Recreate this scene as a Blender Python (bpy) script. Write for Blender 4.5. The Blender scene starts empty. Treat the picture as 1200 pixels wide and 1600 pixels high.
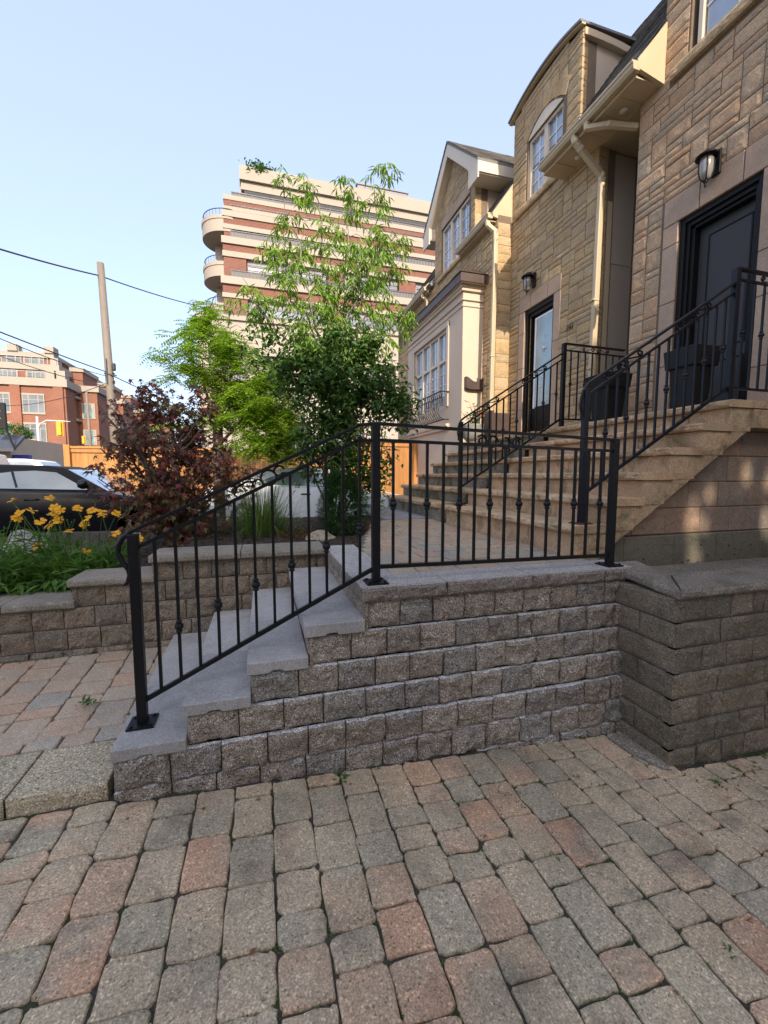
import bpy, bmesh, math, random
from mathutils import Vector, Matrix, noise
R = random.Random(11)
S = bpy.context.scene
COL = S.collection
V = Vector
rad = math.radians

# ------------------------------------------------------------------ helpers
class MB:
    def __init__(s): s.v = []; s.f = []; s.m = []
    def add(s, vs, fs, mi=0):
        b = len(s.v); s.v.extend([tuple(p) for p in vs])
        for f in fs: s.f.append([b+i for i in f]); s.m.append(mi)
    def box(s, x0, x1, y0, y1, z0, z1, mi=0):
        s.add([(x0,y0,z0),(x1,y0,z0),(x1,y1,z0),(x0,y1,z0),(x0,y0,z1),(x1,y0,z1),(x1,y1,z1),(x0,y1,z1)],
              [(0,3,2,1),(4,5,6,7),(0,1,5,4),(1,2,6,5),(2,3,7,6),(3,0,4,7)], mi)
    def bar(s, p, q, w, h=None, up=(0,0,1), mi=0):
        h = h or w; p = V(p); q = V(q); d = (q-p).normalized(); u = V(up)
        if abs(d.dot(u)) > .98: u = V((0,1,0))
        a = d.cross(u).normalized(); b = a.cross(d).normalized()
        a *= w/2; b *= h/2
        s.add([p-a-b,p+a-b,p+a+b,p-a+b,q-a-b,q+a-b,q+a+b,q-a+b],
              [(0,3,2,1),(4,5,6,7),(0,1,5,4),(1,2,6,5),(2,3,7,6),(3,0,4,7)], mi)
    def tube(s, pts, r, n=8, mi=0):
        pts = [V(p) for p in pts]; b = len(s.v); N = len(pts)
        rr = r if isinstance(r, (list,tuple)) else [r]*N
        ref = V((0.31,0.17,0.93))
        prev = None
        for i, p in enumerate(pts):
            d = (pts[min(i+1,N-1)]-pts[max(i-1,0)]).normalized()
            if prev is None:
                a = d.cross(ref).normalized()
            else:
                a = (prev - d*prev.dot(d)).normalized()
            prev = a
            c = d.cross(a)
            for k in range(n):
                t = 2*math.pi*k/n
                s.v.append(tuple(p+(a*math.cos(t)+c*math.sin(t))*rr[i]))
        for i in range(N-1):
            for k in range(n):
                k2 = (k+1) % n
                s.f.append([b+i*n+k, b+i*n+k2, b+(i+1)*n+k2, b+(i+1)*n+k]); s.m.append(mi)
        s.f.append([b+k for k in range(n)][::-1]); s.m.append(mi)
        s.f.append([b+(N-1)*n+k for k in range(n)]); s.m.append(mi)
    def lathe(s, cx, cy, prof, n=12, mi=0):
        b = len(s.v)
        for r, z in prof:
            for k in range(n):
                t = 2*math.pi*k/n; s.v.append((cx+r*math.cos(t), cy+r*math.sin(t), z))
        for i in range(len(prof)-1):
            for k in range(n):
                k2 = (k+1) % n
                s.f.append([b+i*n+k, b+i*n+k2, b+(i+1)*n+k2, b+(i+1)*n+k]); s.m.append(mi)
        s.f.append([b+k for k in range(n)][::-1]); s.m.append(mi)
        s.f.append([b+(len(prof)-1)*n+k for k in range(n)]); s.m.append(mi)
    def prism(s, poly, ext, mi=0):
        n = len(poly); e = V(ext); vs = [V(p) for p in poly]; vs += [p+e for p in vs]
        fs = [tuple(range(n))[::-1], tuple(range(n, 2*n))]
        fs += [(i,(i+1)%n,n+(i+1)%n,n+i) for i in range(n)]
        s.add(vs, fs, mi)
    def build(s, name, mats, parent=None, smooth=False, bevel=0, origin=None, seg=1):
        me = bpy.data.meshes.new(name)
        o = bpy.data.objects.new(name, me)
        if parent is not None: org = V(parent['_o'])
        elif origin is not None: org = V(origin)
        else:
            xs = [p[0] for p in s.v]; ys = [p[1] for p in s.v]; zs = [p[2] for p in s.v]
            org = V(((min(xs)+max(xs))/2, (min(ys)+max(ys))/2, min(zs)))
        me.from_pydata([(p[0]-org.x, p[1]-org.y, p[2]-org.z) for p in s.v], [], s.f)
        if not isinstance(mats, (list,tuple)): mats = [mats]
        for m in mats: me.materials.append(m)
        if len(mats) > 1: me.polygons.foreach_set('material_index', s.m)
        me.update()
        bm = bmesh.new(); bm.from_mesh(me)
        if len(s.f) < 60000: bmesh.ops.recalc_face_normals(bm, faces=bm.faces) if s_fix(s) else None
        if bevel:
            es = [e for e in bm.edges if e.is_manifold and len(e.link_faces) == 2 and e.calc_face_angle(0) > .6]
            bmesh.ops.bevel(bm, geom=es, offset=bevel, segments=seg, affect='EDGES', profile=.6, clamp_overlap=True)
        bm.to_mesh(me); bm.free()
        if smooth:
            me.polygons.foreach_set('use_smooth', [True]*len(me.polygons)); me.update()
        COL.objects.link(o)
        if parent is not None: o.parent = parent
        else: o.location = org
        o['_o'] = tuple(org)
        return o
    nofix = False
def s_fix(s): return not s.nofix

def tag(o, label, cat, group=None):
    o['label'] = label; o['category'] = cat
    if group: o['group'] = group
    return o
def struct(o, kind='structure'):
    o['kind'] = kind; return o
def thing(name, loc, label, cat, group=None):
    o = bpy.data.objects.new(name, None); COL.objects.link(o)
    o.location = loc; o['_o'] = tuple(loc); o.empty_display_size = .2
    return tag(o, label, cat, group)
def dup(o, parent=None, delta=None):
    c = o.copy(); COL.objects.link(c); c.parent = parent
    if delta is not None: c.location = V(o.location)+V(delta)
    for ch in o.children: dup(ch, c)
    return c

def rough(mb, o, u, v, n, w, h, depth, amp=.01, nu=6, nv=5, cham=.006, proud=0., seed=0, fr=9.):
    """rock faced block: o = lower left of the face, u / v unit directions, n outward"""
    o = V(o); u = V(u); v = V(v); n = V(n); sd = V((seed*3.7, seed*1.3, seed*2.1))
    b = len(mb.v); g = []
    for j in range(nv+1):
        for i in range(nu+1):
            e = (i in (0, nu)) or (j in (0, nv))
            p = o+u*(w*i/nu)+v*(h*j/nv)
            k = noise.noise(p*fr+sd)*.65+noise.noise(p*fr*2.7+sd)*.35
            d = proud + (amp*k - cham if e else amp*(k+.35)*1.25)
            if not e: p = p+u*(R.uniform(-.2,.2)*w/nu)+v*(R.uniform(-.2,.2)*h/nv)
            mb.v.append(tuple(p+n*d))
    W = nu+1
    for j in range(nv):
        for i in range(nu):
            a = b+j*W+i
            q = [a, a+1, a+W+1, a+W]
            if R.random() < .5: mb.f += [[q[0],q[1],q[2]],[q[0],q[2],q[3]]]
            else: mb.f += [[q[0],q[1],q[3]],[q[1],q[2],q[3]]]
            mb.m += [0,0]
    ring = [j for j in range(W)] + [W*j+nu for j in range(1,nv+1)] + [W*nv+i for i in range(nu-1,-1,-1)] + [W*j for j in range(nv-1,0,-1)]
    c = len(mb.v)
    for r_ in ring:
        i = r_ % W; j = r_//W
        mb.v.append(tuple(o+u*(w*i/nu)+v*(h*j/nv)-n*depth))
    L = len(ring)
    for k in range(L):
        mb.f.append([b+ring[k], c+k, c+(k+1)%L, b+ring[(k+1)%L]]); mb.m.append(0)

# ------------------------------------------------------------------ materials
def newmat(name):
    m = bpy.data.materials.new(name); m.use_nodes = True
    nt = m.node_tree; nt.nodes.clear()
    out = nt.nodes.new('ShaderNodeOutputMaterial'); p = nt.nodes.new('ShaderNodeBsdfPrincipled')
    nt.links.new(p.outputs[0], out.inputs[0])
    return m, nt, p, out
def nz(nt, scale, detail=4, rough=.55, vec=None, dist=0):
    n = nt.nodes.new('ShaderNodeTexNoise'); n.inputs['Scale'].default_value = scale
    n.inputs['Detail'].default_value = detail; n.inputs['Roughness'].default_value = rough
    n.inputs['Distortion'].default_value = dist
    if vec is not None: nt.links.new(vec, n.inputs['Vector'])
    return n
def ramp(nt, fac, stops, interp='LINEAR'):
    r = nt.nodes.new('ShaderNodeValToRGB'); r.color_ramp.interpolation = interp
    el = r.color_ramp.elements
    while len(el) < len(stops): el.new(.5)
    for e, (p, c) in zip(el, stops):
        e.position = p; e.color = (*c, 1) if len(c) == 3 else c
    nt.links.new(fac, r.inputs[0]); return r
def mix(nt, fac, a, b, mode='MIX'):
    m = nt.nodes.new('ShaderNodeMix'); m.data_type = 'RGBA'; m.blend_type = mode
    if isinstance(fac, (int,float)): m.inputs[0].default_value = fac
    else: nt.links.new(fac, m.inputs[0])
    for k, x in ((6,a),(7,b)):
        if isinstance(x, (tuple,list)): m.inputs[k].default_value = (*x, 1)
        else: nt.links.new(x, m.inputs[k])
    return m.outputs[2]
def bump(nt, p, h, strength=.5, dist=.01):
    b = nt.nodes.new('ShaderNodeBump'); b.inputs['Strength'].default_value = strength
    b.inputs['Distance'].default_value = dist
    nt.links.new(h, b.inputs['Height']); nt.links.new(b.outputs[0], p.inputs['Normal'])
def coords(nt):
    t = nt.nodes.new('ShaderNodeTexCoord'); return t.outputs['Object']

def m_stone(name, cols, rough=.85, speck=260, sp=(.7,1.3), bs=.6, bd=.004, mott=7, mottmix=.35, moss=None, mossamt=.5, mossat=.5, stain=(.82,1.12), agg=None, top=None, fine=60):
    """per-block colour from the island, two-tone mottling, mineral speckle, grain bump"""
    m, nt, p, out = newmat(name); oc = coords(nt)
    g = nt.nodes.new('ShaderNodeNewGeometry')
    n = len(cols)
    base = ramp(nt, g.outputs['Random Per Island'], [(i/n, c) for i, c in enumerate(cols)], 'CONSTANT')
    # second colour by shifted random
    ma = nt.nodes.new('ShaderNodeMath'); ma.operation = 'MULTIPLY_ADD'; ma.inputs[1].default_value = 7.31; ma.inputs[2].default_value = .37
    nt.links.new(g.outputs['Random Per Island'], ma.inputs[0])
    fr = nt.nodes.new('ShaderNodeMath'); fr.operation = 'FRACT'; nt.links.new(ma.outputs[0], fr.inputs[0])
    b2 = ramp(nt, fr.outputs[0], [(i/n, c) for i, c in enumerate(cols)], 'CONSTANT')
    mo = ramp(nt, nz(nt, mott, 3, .5, oc).outputs[0], [(.42,(0,0,0)),(.62,(1,1,1))])
    mm = nt.nodes.new('ShaderNodeMath'); mm.operation = 'MULTIPLY'; mm.inputs[1].default_value = mottmix*2
    nt.links.new(mo.outputs[0], mm.inputs[0]); mm.use_clamp = True
    c = mix(nt, mm.outputs[0], base.outputs[0], b2.outputs[0])
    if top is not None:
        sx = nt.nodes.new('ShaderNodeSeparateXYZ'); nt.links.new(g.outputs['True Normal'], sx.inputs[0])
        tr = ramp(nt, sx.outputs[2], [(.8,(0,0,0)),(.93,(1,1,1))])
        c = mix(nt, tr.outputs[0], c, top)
    s1 = nz(nt, speck, 2, .6, oc)
    sr = ramp(nt, s1.outputs[0], [(.36,(sp[0],)*3),(.5,(1,1,1)),(.66,(sp[1],)*3)])
    c = mix(nt, 1, c, sr.outputs[0], 'MULTIPLY')
    vo = nt.nodes.new('ShaderNodeTexVoronoi'); vo.inputs['Scale'].default_value = agg or speck; nt.links.new(oc, vo.inputs['Vector'])
    sx2 = nt.nodes.new('ShaderNodeSeparateXYZ'); nt.links.new(vo.outputs['Color'], sx2.inputs[0])
    k0 = sp[1]-1
    ag = ramp(nt, sx2.outputs[0], [(0,(max(.15,1-k0*1.5),)*3),(.07,(max(.4,1-k0*.5),)*3),(.14,(1,1,1)),(.80,(1,.985,.96)),(.9,(1+k0*.8,1+k0*.75,1+k0*.66)),(1,(1+k0*1.7,1+k0*1.6,1+k0*1.4))])
    c = mix(nt, 1, c, ag.outputs[0], 'MULTIPLY')
    lo = ramp(nt, nz(nt, 1.7, 6, .7, oc).outputs[0], [(.32,(stain[0],)*3),(.68,(stain[1],)*3)])
    c = mix(nt, 1, c, lo.outputs[0], 'MULTIPLY')
    if moss is not None:
        mr = ramp(nt, nz(nt, 4.3, 6, .68, oc, .5).outputs[0], [(mossat,(0,0,0)),(mossat+.17,(mossamt,)*3)])
        c = mix(nt, mr.outputs[0], c, moss)
    nt.links.new(c, p.inputs['Base Color']); p.inputs['Roughness'].default_value = rough
    p.inputs['Specular IOR Level'].default_value = .25
    hb = mix(nt, .5, nz(nt, fine, 5, .7, oc).outputs[0], s1.outputs[0])
    bump(nt, p, hb, bs, bd)
    return m
def m_plain(name, col, rough=.6, var=.12, scale=6, bs=.0, bd=.002, bscale=120, metal=0, spec=.4, col2=None):
    m, nt, p, out = newmat(name); oc = coords(nt)
    n1 = nz(nt, scale, 5, .6, oc)
    c2 = col2 if col2 else tuple(x*(1+var) for x in col)
    c1 = tuple(x*(1-var) for x in col) if not col2 else col
    c = ramp(nt, n1.outputs[0], [(.3,c1),(.7,c2)])
    nt.links.new(c.outputs[0], p.inputs['Base Color'])
    rr = ramp(nt, nz(nt, scale*2.3, 3, .5, oc).outputs[0], [(.3,(max(0,rough-.07),)*3),(.7,(min(1,rough+.07),)*3)])
    nt.links.new(rr.outputs[0], p.inputs['Roughness'])
    p.inputs['Metallic'].default_value = metal; p.inputs['Specular IOR Level'].default_value = spec
    if bs: bump(nt, p, nz(nt, bscale, 4, .6, oc).outputs[0], bs, bd)
    return m
def m_leaf(name, cols, trans=.35, rough=.5):
    m, nt, p, out = newmat(name)
    g = nt.nodes.new('ShaderNodeNewGeometry'); n = len(cols)
    c = ramp(nt, g.outputs['Random Per Island'], [(i/max(1,n-1), x) for i, x in enumerate(cols)])
    nt.links.new(c.outputs[0], p.inputs['Base Color']); p.inputs['Roughness'].default_value = rough
    p.inputs['Specular IOR Level'].default_value = .3
    t = nt.nodes.new('ShaderNodeBsdfTranslucent')
    tc = mix(nt, 1, c.outputs[0], (1.25,1.3,.75), 'MULTIPLY'); nt.links.new(tc, t.inputs[0])
    mx = nt.nodes.new('ShaderNodeMixShader'); mx.inputs[0].default_value = trans
    nt.links.new(p.outputs[0], mx.inputs[1]); nt.links.new(t.outputs[0], mx.inputs[2])
    nt.links.new(mx.outputs[0], out.inputs[0])
    return m
def m_glass(name, col=(.04,.05,.06), rough=.04, spec=.8):
    m, nt, p, out = newmat(name); oc = coords(nt)
    c = ramp(nt, nz(nt, 1.3, 2, .5, oc).outputs[0], [(.35,tuple(x*.7 for x in col)),(.65,tuple(x*1.3 for x in col))])
    nt.links.new(c.outputs[0], p.inputs['Base Color']); p.inputs['Roughness'].default_value = rough
    p.inputs['Specular IOR Level'].default_value = spec
    p.inputs['Coat Weight'].default_value = .6; p.inputs['Coat Roughness'].default_value = .02
    bump(nt, p, nz(nt, 2.2, 1, .5, oc).outputs[0], .05, .02)
    return m
def m_brick(name, c1, c2, mortar, scale=1., bw=.22, bh=.075):
    m, nt, p, out = newmat(name)
    tc = nt.nodes.new('ShaderNodeTexCoord'); sp = nt.nodes.new('ShaderNodeSeparateXYZ'); nt.links.new(tc.outputs['Object'], sp.inputs[0])
    ad = nt.nodes.new('ShaderNodeMath'); nt.links.new(sp.outputs[0], ad.inputs[0]); nt.links.new(sp.outputs[1], ad.inputs[1])
    cb = nt.nodes.new('ShaderNodeCombineXYZ'); nt.links.new(ad.outputs[0], cb.inputs[0]); nt.links.new(sp.outputs[2], cb.inputs[1])
    b = nt.nodes.new('ShaderNodeTexBrick'); nt.links.new(cb.outputs[0], b.inputs[0])
    b.inputs['Color1'].default_value = (*c1,1); b.inputs['Color2'].default_value = (*c2,1); b.inputs['Mortar'].default_value = (*mortar,1)
    b.inputs['Scale'].default_value = 1/scale; b.inputs['Brick Width'].default_value = bw; b.inputs['Row Height'].default_value = bh
    b.inputs['Mortar Size'].default_value = .008
    n = ramp(nt, nz(nt, .35, 4, .6, tc.outputs['Object']).outputs[0], [(.3,(.85,.85,.85)),(.7,(1.12,1.12,1.12))])
    c = mix(nt, 1, b.outputs[0], n.outputs[0], 'MULTIPLY')
    nt.links.new(c, p.inputs['Base Color']); p.inputs['Roughness'].default_value = .85
    return m
def m_shingle(name):
    m, nt, p, out = newmat(name); oc = coords(nt)
    g = nt.nodes.new('ShaderNodeNewGeometry')
    c = ramp(nt, g.outputs['Random Per Island'], [(0,(.10,.095,.092)),(.5,(.17,.16,.15)),(1,(.25,.235,.21))])
    s = ramp(nt, nz(nt, 160, 2, .6, oc).outputs[0], [(.35,(.65,)*3),(.65,(1.35,)*3)])
    cc = mix(nt, 1, c.outputs[0], s.outputs[0], 'MULTIPLY'); nt.links.new(cc, p.inputs['Base Color'])
    p.inputs['Roughness'].default_value = .9; bump(nt, p, nz(nt, 200, 2, .6, oc).outputs[0], .5, .003)
    return m
def m_wood(name, c1, c2, axis='Z'):
    m, nt, p, out = newmat(name)
    tc = nt.nodes.new('ShaderNodeTexCoord'); mp = nt.nodes.new('ShaderNodeMapping')
    nt.links.new(tc.outputs['Object'], mp.inputs[0]); mp.inputs['Scale'].default_value = (14,14,1.2) if axis == 'Z' else (1.2,14,14)
    n = nz(nt, 1.6, 6, .65, mp.outputs[0], .6)
    g = nt.nodes.new('ShaderNodeNewGeometry')
    c = ramp(nt, n.outputs[0], [(.3,c1),(.7,c2)])
    k = ramp(nt, g.outputs['Random Per Island'], [(0,(.8,.8,.8)),(1,(1.15,1.15,1.15))])
    cc = mix(nt, 1, c.outputs[0], k.outputs[0], 'MULTIPLY'); nt.links.new(cc, p.inputs['Base Color'])
    p.inputs['Roughness'].default_value = .7; bump(nt, p, n.outputs[0], .3, .004)
    return m
def m_ground(name, stops, scale=5, bs=.8, bd=.02, bscale=40, rough=.95, fine=None):
    m, nt, p, out = newmat(name); oc = coords(nt)
    c = ramp(nt, nz(nt, scale, 7, .7, oc, .3).outputs[0], stops).outputs[0]
    if fine:
        f = ramp(nt, nz(nt, fine, 3, .7, oc).outputs[0], [(.3,(.6,)*3),(.7,(1.4,)*3)]); c = mix(nt, 1, c, f.outputs[0], 'MULTIPLY')
    nt.links.new(c, p.inputs['Base Color']); p.inputs['Roughness'].default_value = rough
    bump(nt, p, nz(nt, bscale, 5, .7, oc).outputs[0], bs, bd)
    return m

M = {}
M['paver'] = m_stone('paver', [(0.4633,0.3605,0.232),(0.4325,0.3458,0.2258),(0.4942,0.331,0.2076),(0.4787,0.3678,0.238),(0.3861,0.3237,0.2198),(0.4942,0.3532,0.2198),(0.5095,0.3089,0.1892),(0.4092,0.3356,0.2198),(0.4633,0.3532,0.2283),(0.3937,0.3266,0.2222),(0.4479,0.3532,0.232)], speck=150, sp=(.74,1.32), bs=.9, bd=.006, mottmix=.45, mott=4, agg=150, moss=(.085,.075,.06), mossamt=.5, mossat=.52, stain=(.72,1.18))
M['paver_light'] = m_stone('paver_light', [(0.401,0.3028,0.2084),(0.3787,0.3028,0.2135),(0.4233,0.2812,0.1881),(0.3899,0.319,0.2338),(0.323,0.2866,0.2288),(0.4344,0.3136,0.2084)], speck=230, sp=(.75,1.3), bs=.5, bd=.003, mottmix=.3, mott=6)
M['joint'] = m_ground('joint', [(.35,(.04,.034,.026)),(.5,(.075,.062,.046)),(.56,(.04,.05,.018)),(.75,(.055,.075,.022))], 4, fine=120)
M['joint_light'] = m_ground('joint_light', [(.35,(.10,.085,.065)),(.65,(.17,.145,.11))], 9, fine=120)
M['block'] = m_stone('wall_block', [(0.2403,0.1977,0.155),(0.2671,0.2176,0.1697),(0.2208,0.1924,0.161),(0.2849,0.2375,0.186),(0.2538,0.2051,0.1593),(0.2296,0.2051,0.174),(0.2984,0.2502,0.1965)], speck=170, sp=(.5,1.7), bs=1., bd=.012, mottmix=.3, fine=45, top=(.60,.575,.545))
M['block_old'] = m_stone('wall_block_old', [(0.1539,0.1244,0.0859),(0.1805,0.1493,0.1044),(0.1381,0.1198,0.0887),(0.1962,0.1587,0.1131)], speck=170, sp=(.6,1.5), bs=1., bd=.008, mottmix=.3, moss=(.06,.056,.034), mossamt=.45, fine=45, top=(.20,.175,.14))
M['block_bed'] = m_stone('wall_block_bed', [(0.1846,0.1488,0.1074),(0.2189,0.1727,0.126),(0.1642,0.1394,0.1087),(0.2394,0.1833,0.1309)], speck=170, sp=(.6,1.5), bs=1., bd=.008, mottmix=.3, fine=45, top=(.24,.21,.17))
M['cap_old'] = m_stone('cap_old', [(.25,.215,.17),(.275,.235,.185),(.225,.2,.16)], speck=190, sp=(.65,1.4), bs=.7, bd=.004, moss=(.16,.14,.09), mossamt=.5)
M['cap_right'] = m_stone('cap_right', [(.205,.175,.14),(.225,.19,.15)], speck=190, sp=(.55,1.5), bs=.9, bd=.006, moss=(.10,.085,.055), mossamt=.6, mossat=.46)
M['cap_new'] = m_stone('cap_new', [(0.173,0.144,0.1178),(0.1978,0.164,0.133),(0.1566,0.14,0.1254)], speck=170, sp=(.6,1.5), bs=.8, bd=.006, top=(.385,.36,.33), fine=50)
M['slab'] = m_stone('step_slab', [(0.3732,0.3472,0.3175),(0.4214,0.3878,0.3499),(0.3371,0.3184,0.2961)], speck=150, sp=(.82,1.15), bs=.45, bd=.003, mott=3.5, mottmix=.5, moss=(.20,.185,.165), mossamt=.5, mossat=.53, stain=(.78,1.14))
M['kerb'] = m_stone('kerb_stone', [(0.3543,0.2995,0.1995),(0.3897,0.3208,0.2122)], speck=150, sp=(.55,1.5), bs=.9, bd=.005)
M['concrete'] = m_ground('concrete', [(.3,(.14,.125,.085)),(.5,(.20,.175,.125)),(.7,(.12,.11,.07))], 2.2, .5, .01, 30, fine=70)
M['patch'] = m_stone('patch', [(.24,.20,.155),(.25,.21,.165)], speck=120, sp=(.6,1.5), bs=1., bd=.006, agg=110, stain=(.75,1.15))
M['found'] = m_stone('foundation_block', [(0.3276,0.231,0.1646),(0.3713,0.2467,0.1746),(0.2948,0.231,0.1795),(0.273,0.2258,0.1895),(0.3604,0.2678,0.1895)], speck=60, sp=(.85,1.12), bs=.4, bd=.005, mottmix=.4, moss=(.16,.14,.085), mossamt=.4)
M['sand'] = m_stone('sandstone_step', [(0.5252,0.3691,0.22),(0.5751,0.399,0.2358),(0.4876,0.3512,0.2096),(0.5501,0.3573,0.2148)], speck=90, sp=(.8,1.15), bs=.5, bd=.006, mottmix=.4, moss=(.12,.105,.05), mossamt=.7, mossat=.5)
M['sand_shaded'] = m_stone('sandstone_shaded', [(.30,.255,.20),(.33,.275,.21),(.27,.24,.195)], speck=90, sp=(.75,1.2), bs=.5, bd=.006, mottmix=.4, moss=(.09,.085,.055), mossamt=.8, mossat=.45)  # greyer copy of the sandstone, with the far risers' shade in its colour
M['stoneR'] = m_stone('pink_stone', [(0.4383,0.2873,0.1731),(0.4913,0.3176,0.1897),(0.4171,0.2975,0.1897),(0.4595,0.3328,0.2146),(0.3958,0.2873,0.1856),(0.4276,0.2722,0.1631),(0.5126,0.348,0.2146),(0.3696,0.2933,0.2051),(0.4985,0.3519,0.2206),(0.4156,0.2616,0.1544),(0.3512,0.2572,0.1739)], speck=80, sp=(.8,1.18), bs=.6, bd=.006, mottmix=.4)
M['stoneM'] = m_stone('gold_stone', [(0.4481,0.3057,0.1588),(0.4253,0.2968,0.1588),(0.3981,0.2923,0.1789),(0.4662,0.3234,0.1709),(0.3845,0.2789,0.1588),(0.4299,0.3145,0.1869),(0.3901,0.294,0.1824),(0.4834,0.3576,0.207),(0.3901,0.2728,0.1412)], speck=80, sp=(.8,1.18), bs=.6, bd=.006, mottmix=.35)
M['surround'] = m_stone('smooth_surround', [(.42,.30,.215),(.45,.32,.23),(.40,.295,.22)], speck=80, sp=(.9,1.08), bs=.3, bd=.003, mott=3)
M['mortar'] = m_plain('mortar', (.17,.125,.085), .9, .12, 10, .4, .003)  # mortar darkened so shadow lines of the joints are in its colour
M['stucco'] = m_plain('stucco', (.55,.445,.345), .9, .04, 1.5, .35, .003, 220)
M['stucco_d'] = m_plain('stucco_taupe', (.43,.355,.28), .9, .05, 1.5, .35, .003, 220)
M['cream'] = m_plain('cream_metal', (.50,.395,.25), .45, .05, 2)
M['cream_w'] = m_plain('cream_frame', (.60,.51,.40), .5, .04, 3)
M['soffit'] = m_plain('soffit', (.50,.40,.265), .6, .06, 2)
M['white'] = m_plain('white_paint', (.8,.8,.8), .4, .03, 3)
M['shingle'] = m_shingle('shingle')
M['brownmetal'] = m_plain('brown_flashing', (.07,.045,.038), .45, .15, 3)
M['black'] = m_plain('black_iron', (.006,.006,.007), .42, .1, 30, .08, .001, 90, spec=.3)
M['bluemetal'] = m_plain('dark_blue_iron', (.007,.0085,.015), .36, .1, 30, .05, .001, 90, spec=.3)
M['rust'] = m_plain('rusty_iron', (.10,.035,.015), .8, .4, 40)
M['door'] = m_plain('charcoal_door', (.055,.052,.052), .5, .05, 4, spec=.25)
M['doorframe'] = m_plain('black_door_frame', (.008,.008,.008), .5, .1, 6, spec=.2)
M['plastic'] = m_plain('black_resin', (.007,.007,.007), .55, .15, 20, .1, .001, 60)
M['terracotta'] = m_plain('grey_pot', (.20,.185,.16), .7, .2, 10)
M['glass'] = m_glass('window_glass', (.24,.30,.38), .04, 1.0)
M['glass_teal'] = m_glass('door_glass', (.28,.40,.43), .15, .7)
M['glass_lamp'] = m_glass('lantern_glass', (.20,.185,.165), .2, .6)
M['glass_dark'] = m_glass('dark_glass', (.03,.035,.045), .05, .9)
M['glass_car'] = m_glass('car_glass', (.16,.205,.215), .05, 1.)
M['mulch'] = m_ground('mulch', [(.35,(.028,.017,.011)),(.5,(.055,.034,.022)),(.68,(.095,.062,.042))], 24, 1., .03, 55, fine=90)
M['asphalt'] = m_ground('asphalt', [(.35,(.045,.045,.046)),(.65,(.065,.064,.063))], 2, .5, .01, 160, fine=220)
M['earth'] = m_ground('earth', [(.35,(.06,.07,.03)),(.65,(.10,.085,.055))], 1.5, .5, .02, 30)
M['flag'] = m_plain('bluestone', (.27,.27,.28), .8, .15, 3, .3, .004, 60)
M['rock'] = m_stone('boulder', [(.27,.255,.235),(.31,.285,.25)], speck=60, sp=(.7,1.25), bs=.8, bd=.01, moss=(.13,.125,.085), mossamt=.5)
M['rock_tan'] = m_stone('boulder_tan', [(.33,.28,.20),(.36,.30,.21)], speck=60, sp=(.75,1.2), bs=.8, bd=.01, moss=(.16,.14,.07), mossamt=.6)
M['fence'] = m_wood('cedar', (.33,.14,.038), (.46,.215,.06))
M['bark'] = m_plain('bark', (.12,.095,.07), .9, .35, 18, .9, .01, 40)
M['bark_grey'] = m_plain('bark_grey', (.21,.195,.165), .9, .25, 18, .8, .006, 60)
M['pole'] = m_wood('weathered_pole', (.14,.115,.09), (.20,.165,.13))
M['wire'] = m_plain('wire', (.03,.03,.03), .6, .1)
M['t_cream'] = m_plain('tower_precast', (.315,.272,.225), .85, .04, .3)
M['t_brick'] = m_brick('tower_brick', (.165,.055,.034), (.14,.045,.027), (.22,.16,.125), 1., .32, .11)
M['r_brick'] = m_brick('red_brick', (.23,.083,.045), (.195,.068,.037), (.24,.165,.12), 1., .3, .11)
M['t_rail'] = m_plain('tower_rail', (.05,.055,.07), .5, .1)
M['t_glassrail'] = m_plain('pale_rail_infill', (.15,.14,.14), .8, .08, 1)
M['t_win'] = m_plain('tower_glass', (.13,.155,.18), .22, .35, .4, spec=.35)
M['t_dark'] = m_plain('dark_and_shade', (.05,.047,.05), .8, .1, .5)  # near black for dark openings and for shade painted under the parapet
M['t_grey'] = m_plain('grey_panel', (.23,.22,.235), .7, .08, .5)
M['yellow'] = m_plain('signal_yellow', (.58,.30,.015), .45, .05)
M['steel'] = m_plain('galvanised', (.40,.40,.40), .5, .1, 3)
M['carblack'] = m_plain('black_car_paint', (.007,.0075,.010), .16, .1, 2, spec=.35)
M['cargrey'] = m_plain('graphite_car_paint', (.12,.125,.15), .16, .05, 2, spec=.6, metal=.3)
M['carwhite'] = m_plain('white_car_paint', (.78,.78,.78), .2, .02, 2, spec=.5)
M['carsilver'] = m_plain('champagne_car_paint', (.62,.56,.52), .25, .03, 2, spec=.5)
M['canvas'] = m_plain('black_canvas', (.018,.017,.018), .9, .2, 40, .4, .002, 300)
M['tyre'] = m_plain('tyre', (.02,.02,.02), .85, .1, 20)
M['red'] = m_plain('tail_light', (.6,.05,.03), .25, .1)
M['blue'] = m_plain('blue_sign', (.03,.05,.32), .5, .1)
M['purple'] = m_plain('blue_lettering', (.10,.10,.34), .5, .05)
M['orange'] = m_plain('orange_strap', (.75,.20,.03), .5, .1)
M['brass'] = m_plain('brass', (.55,.36,.10), .3, .1, 5, metal=.9)
M['petal'] = m_leaf('yellow_petal', [(.80,.36,.008),(.86,.43,.01),(.83,.39,.008)], .25)
M['petal_c'] = m_plain('flower_centre', (.62,.28,.01), .9, .2, 60)
M['petal_r'] = m_leaf('coral_petal', [(.75,.17,.10),(.8,.25,.16)], .25)
M['lf_core'] = m_leaf('coreopsis_leaf', [(0.06,0.138,0.024),(0.102,0.204,0.036),(0.144,0.264,0.054),(0.072,0.156,0.036)])
M['lf_maple'] = m_leaf('maple_leaf', [(0.1015,0.0377,0.0377),(0.2175,0.0522,0.0464),(0.145,0.0667,0.0551),(0.3335,0.0725,0.0464),(0.1305,0.087,0.058),(0.0798,0.0435,0.0435)], .3)
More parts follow.
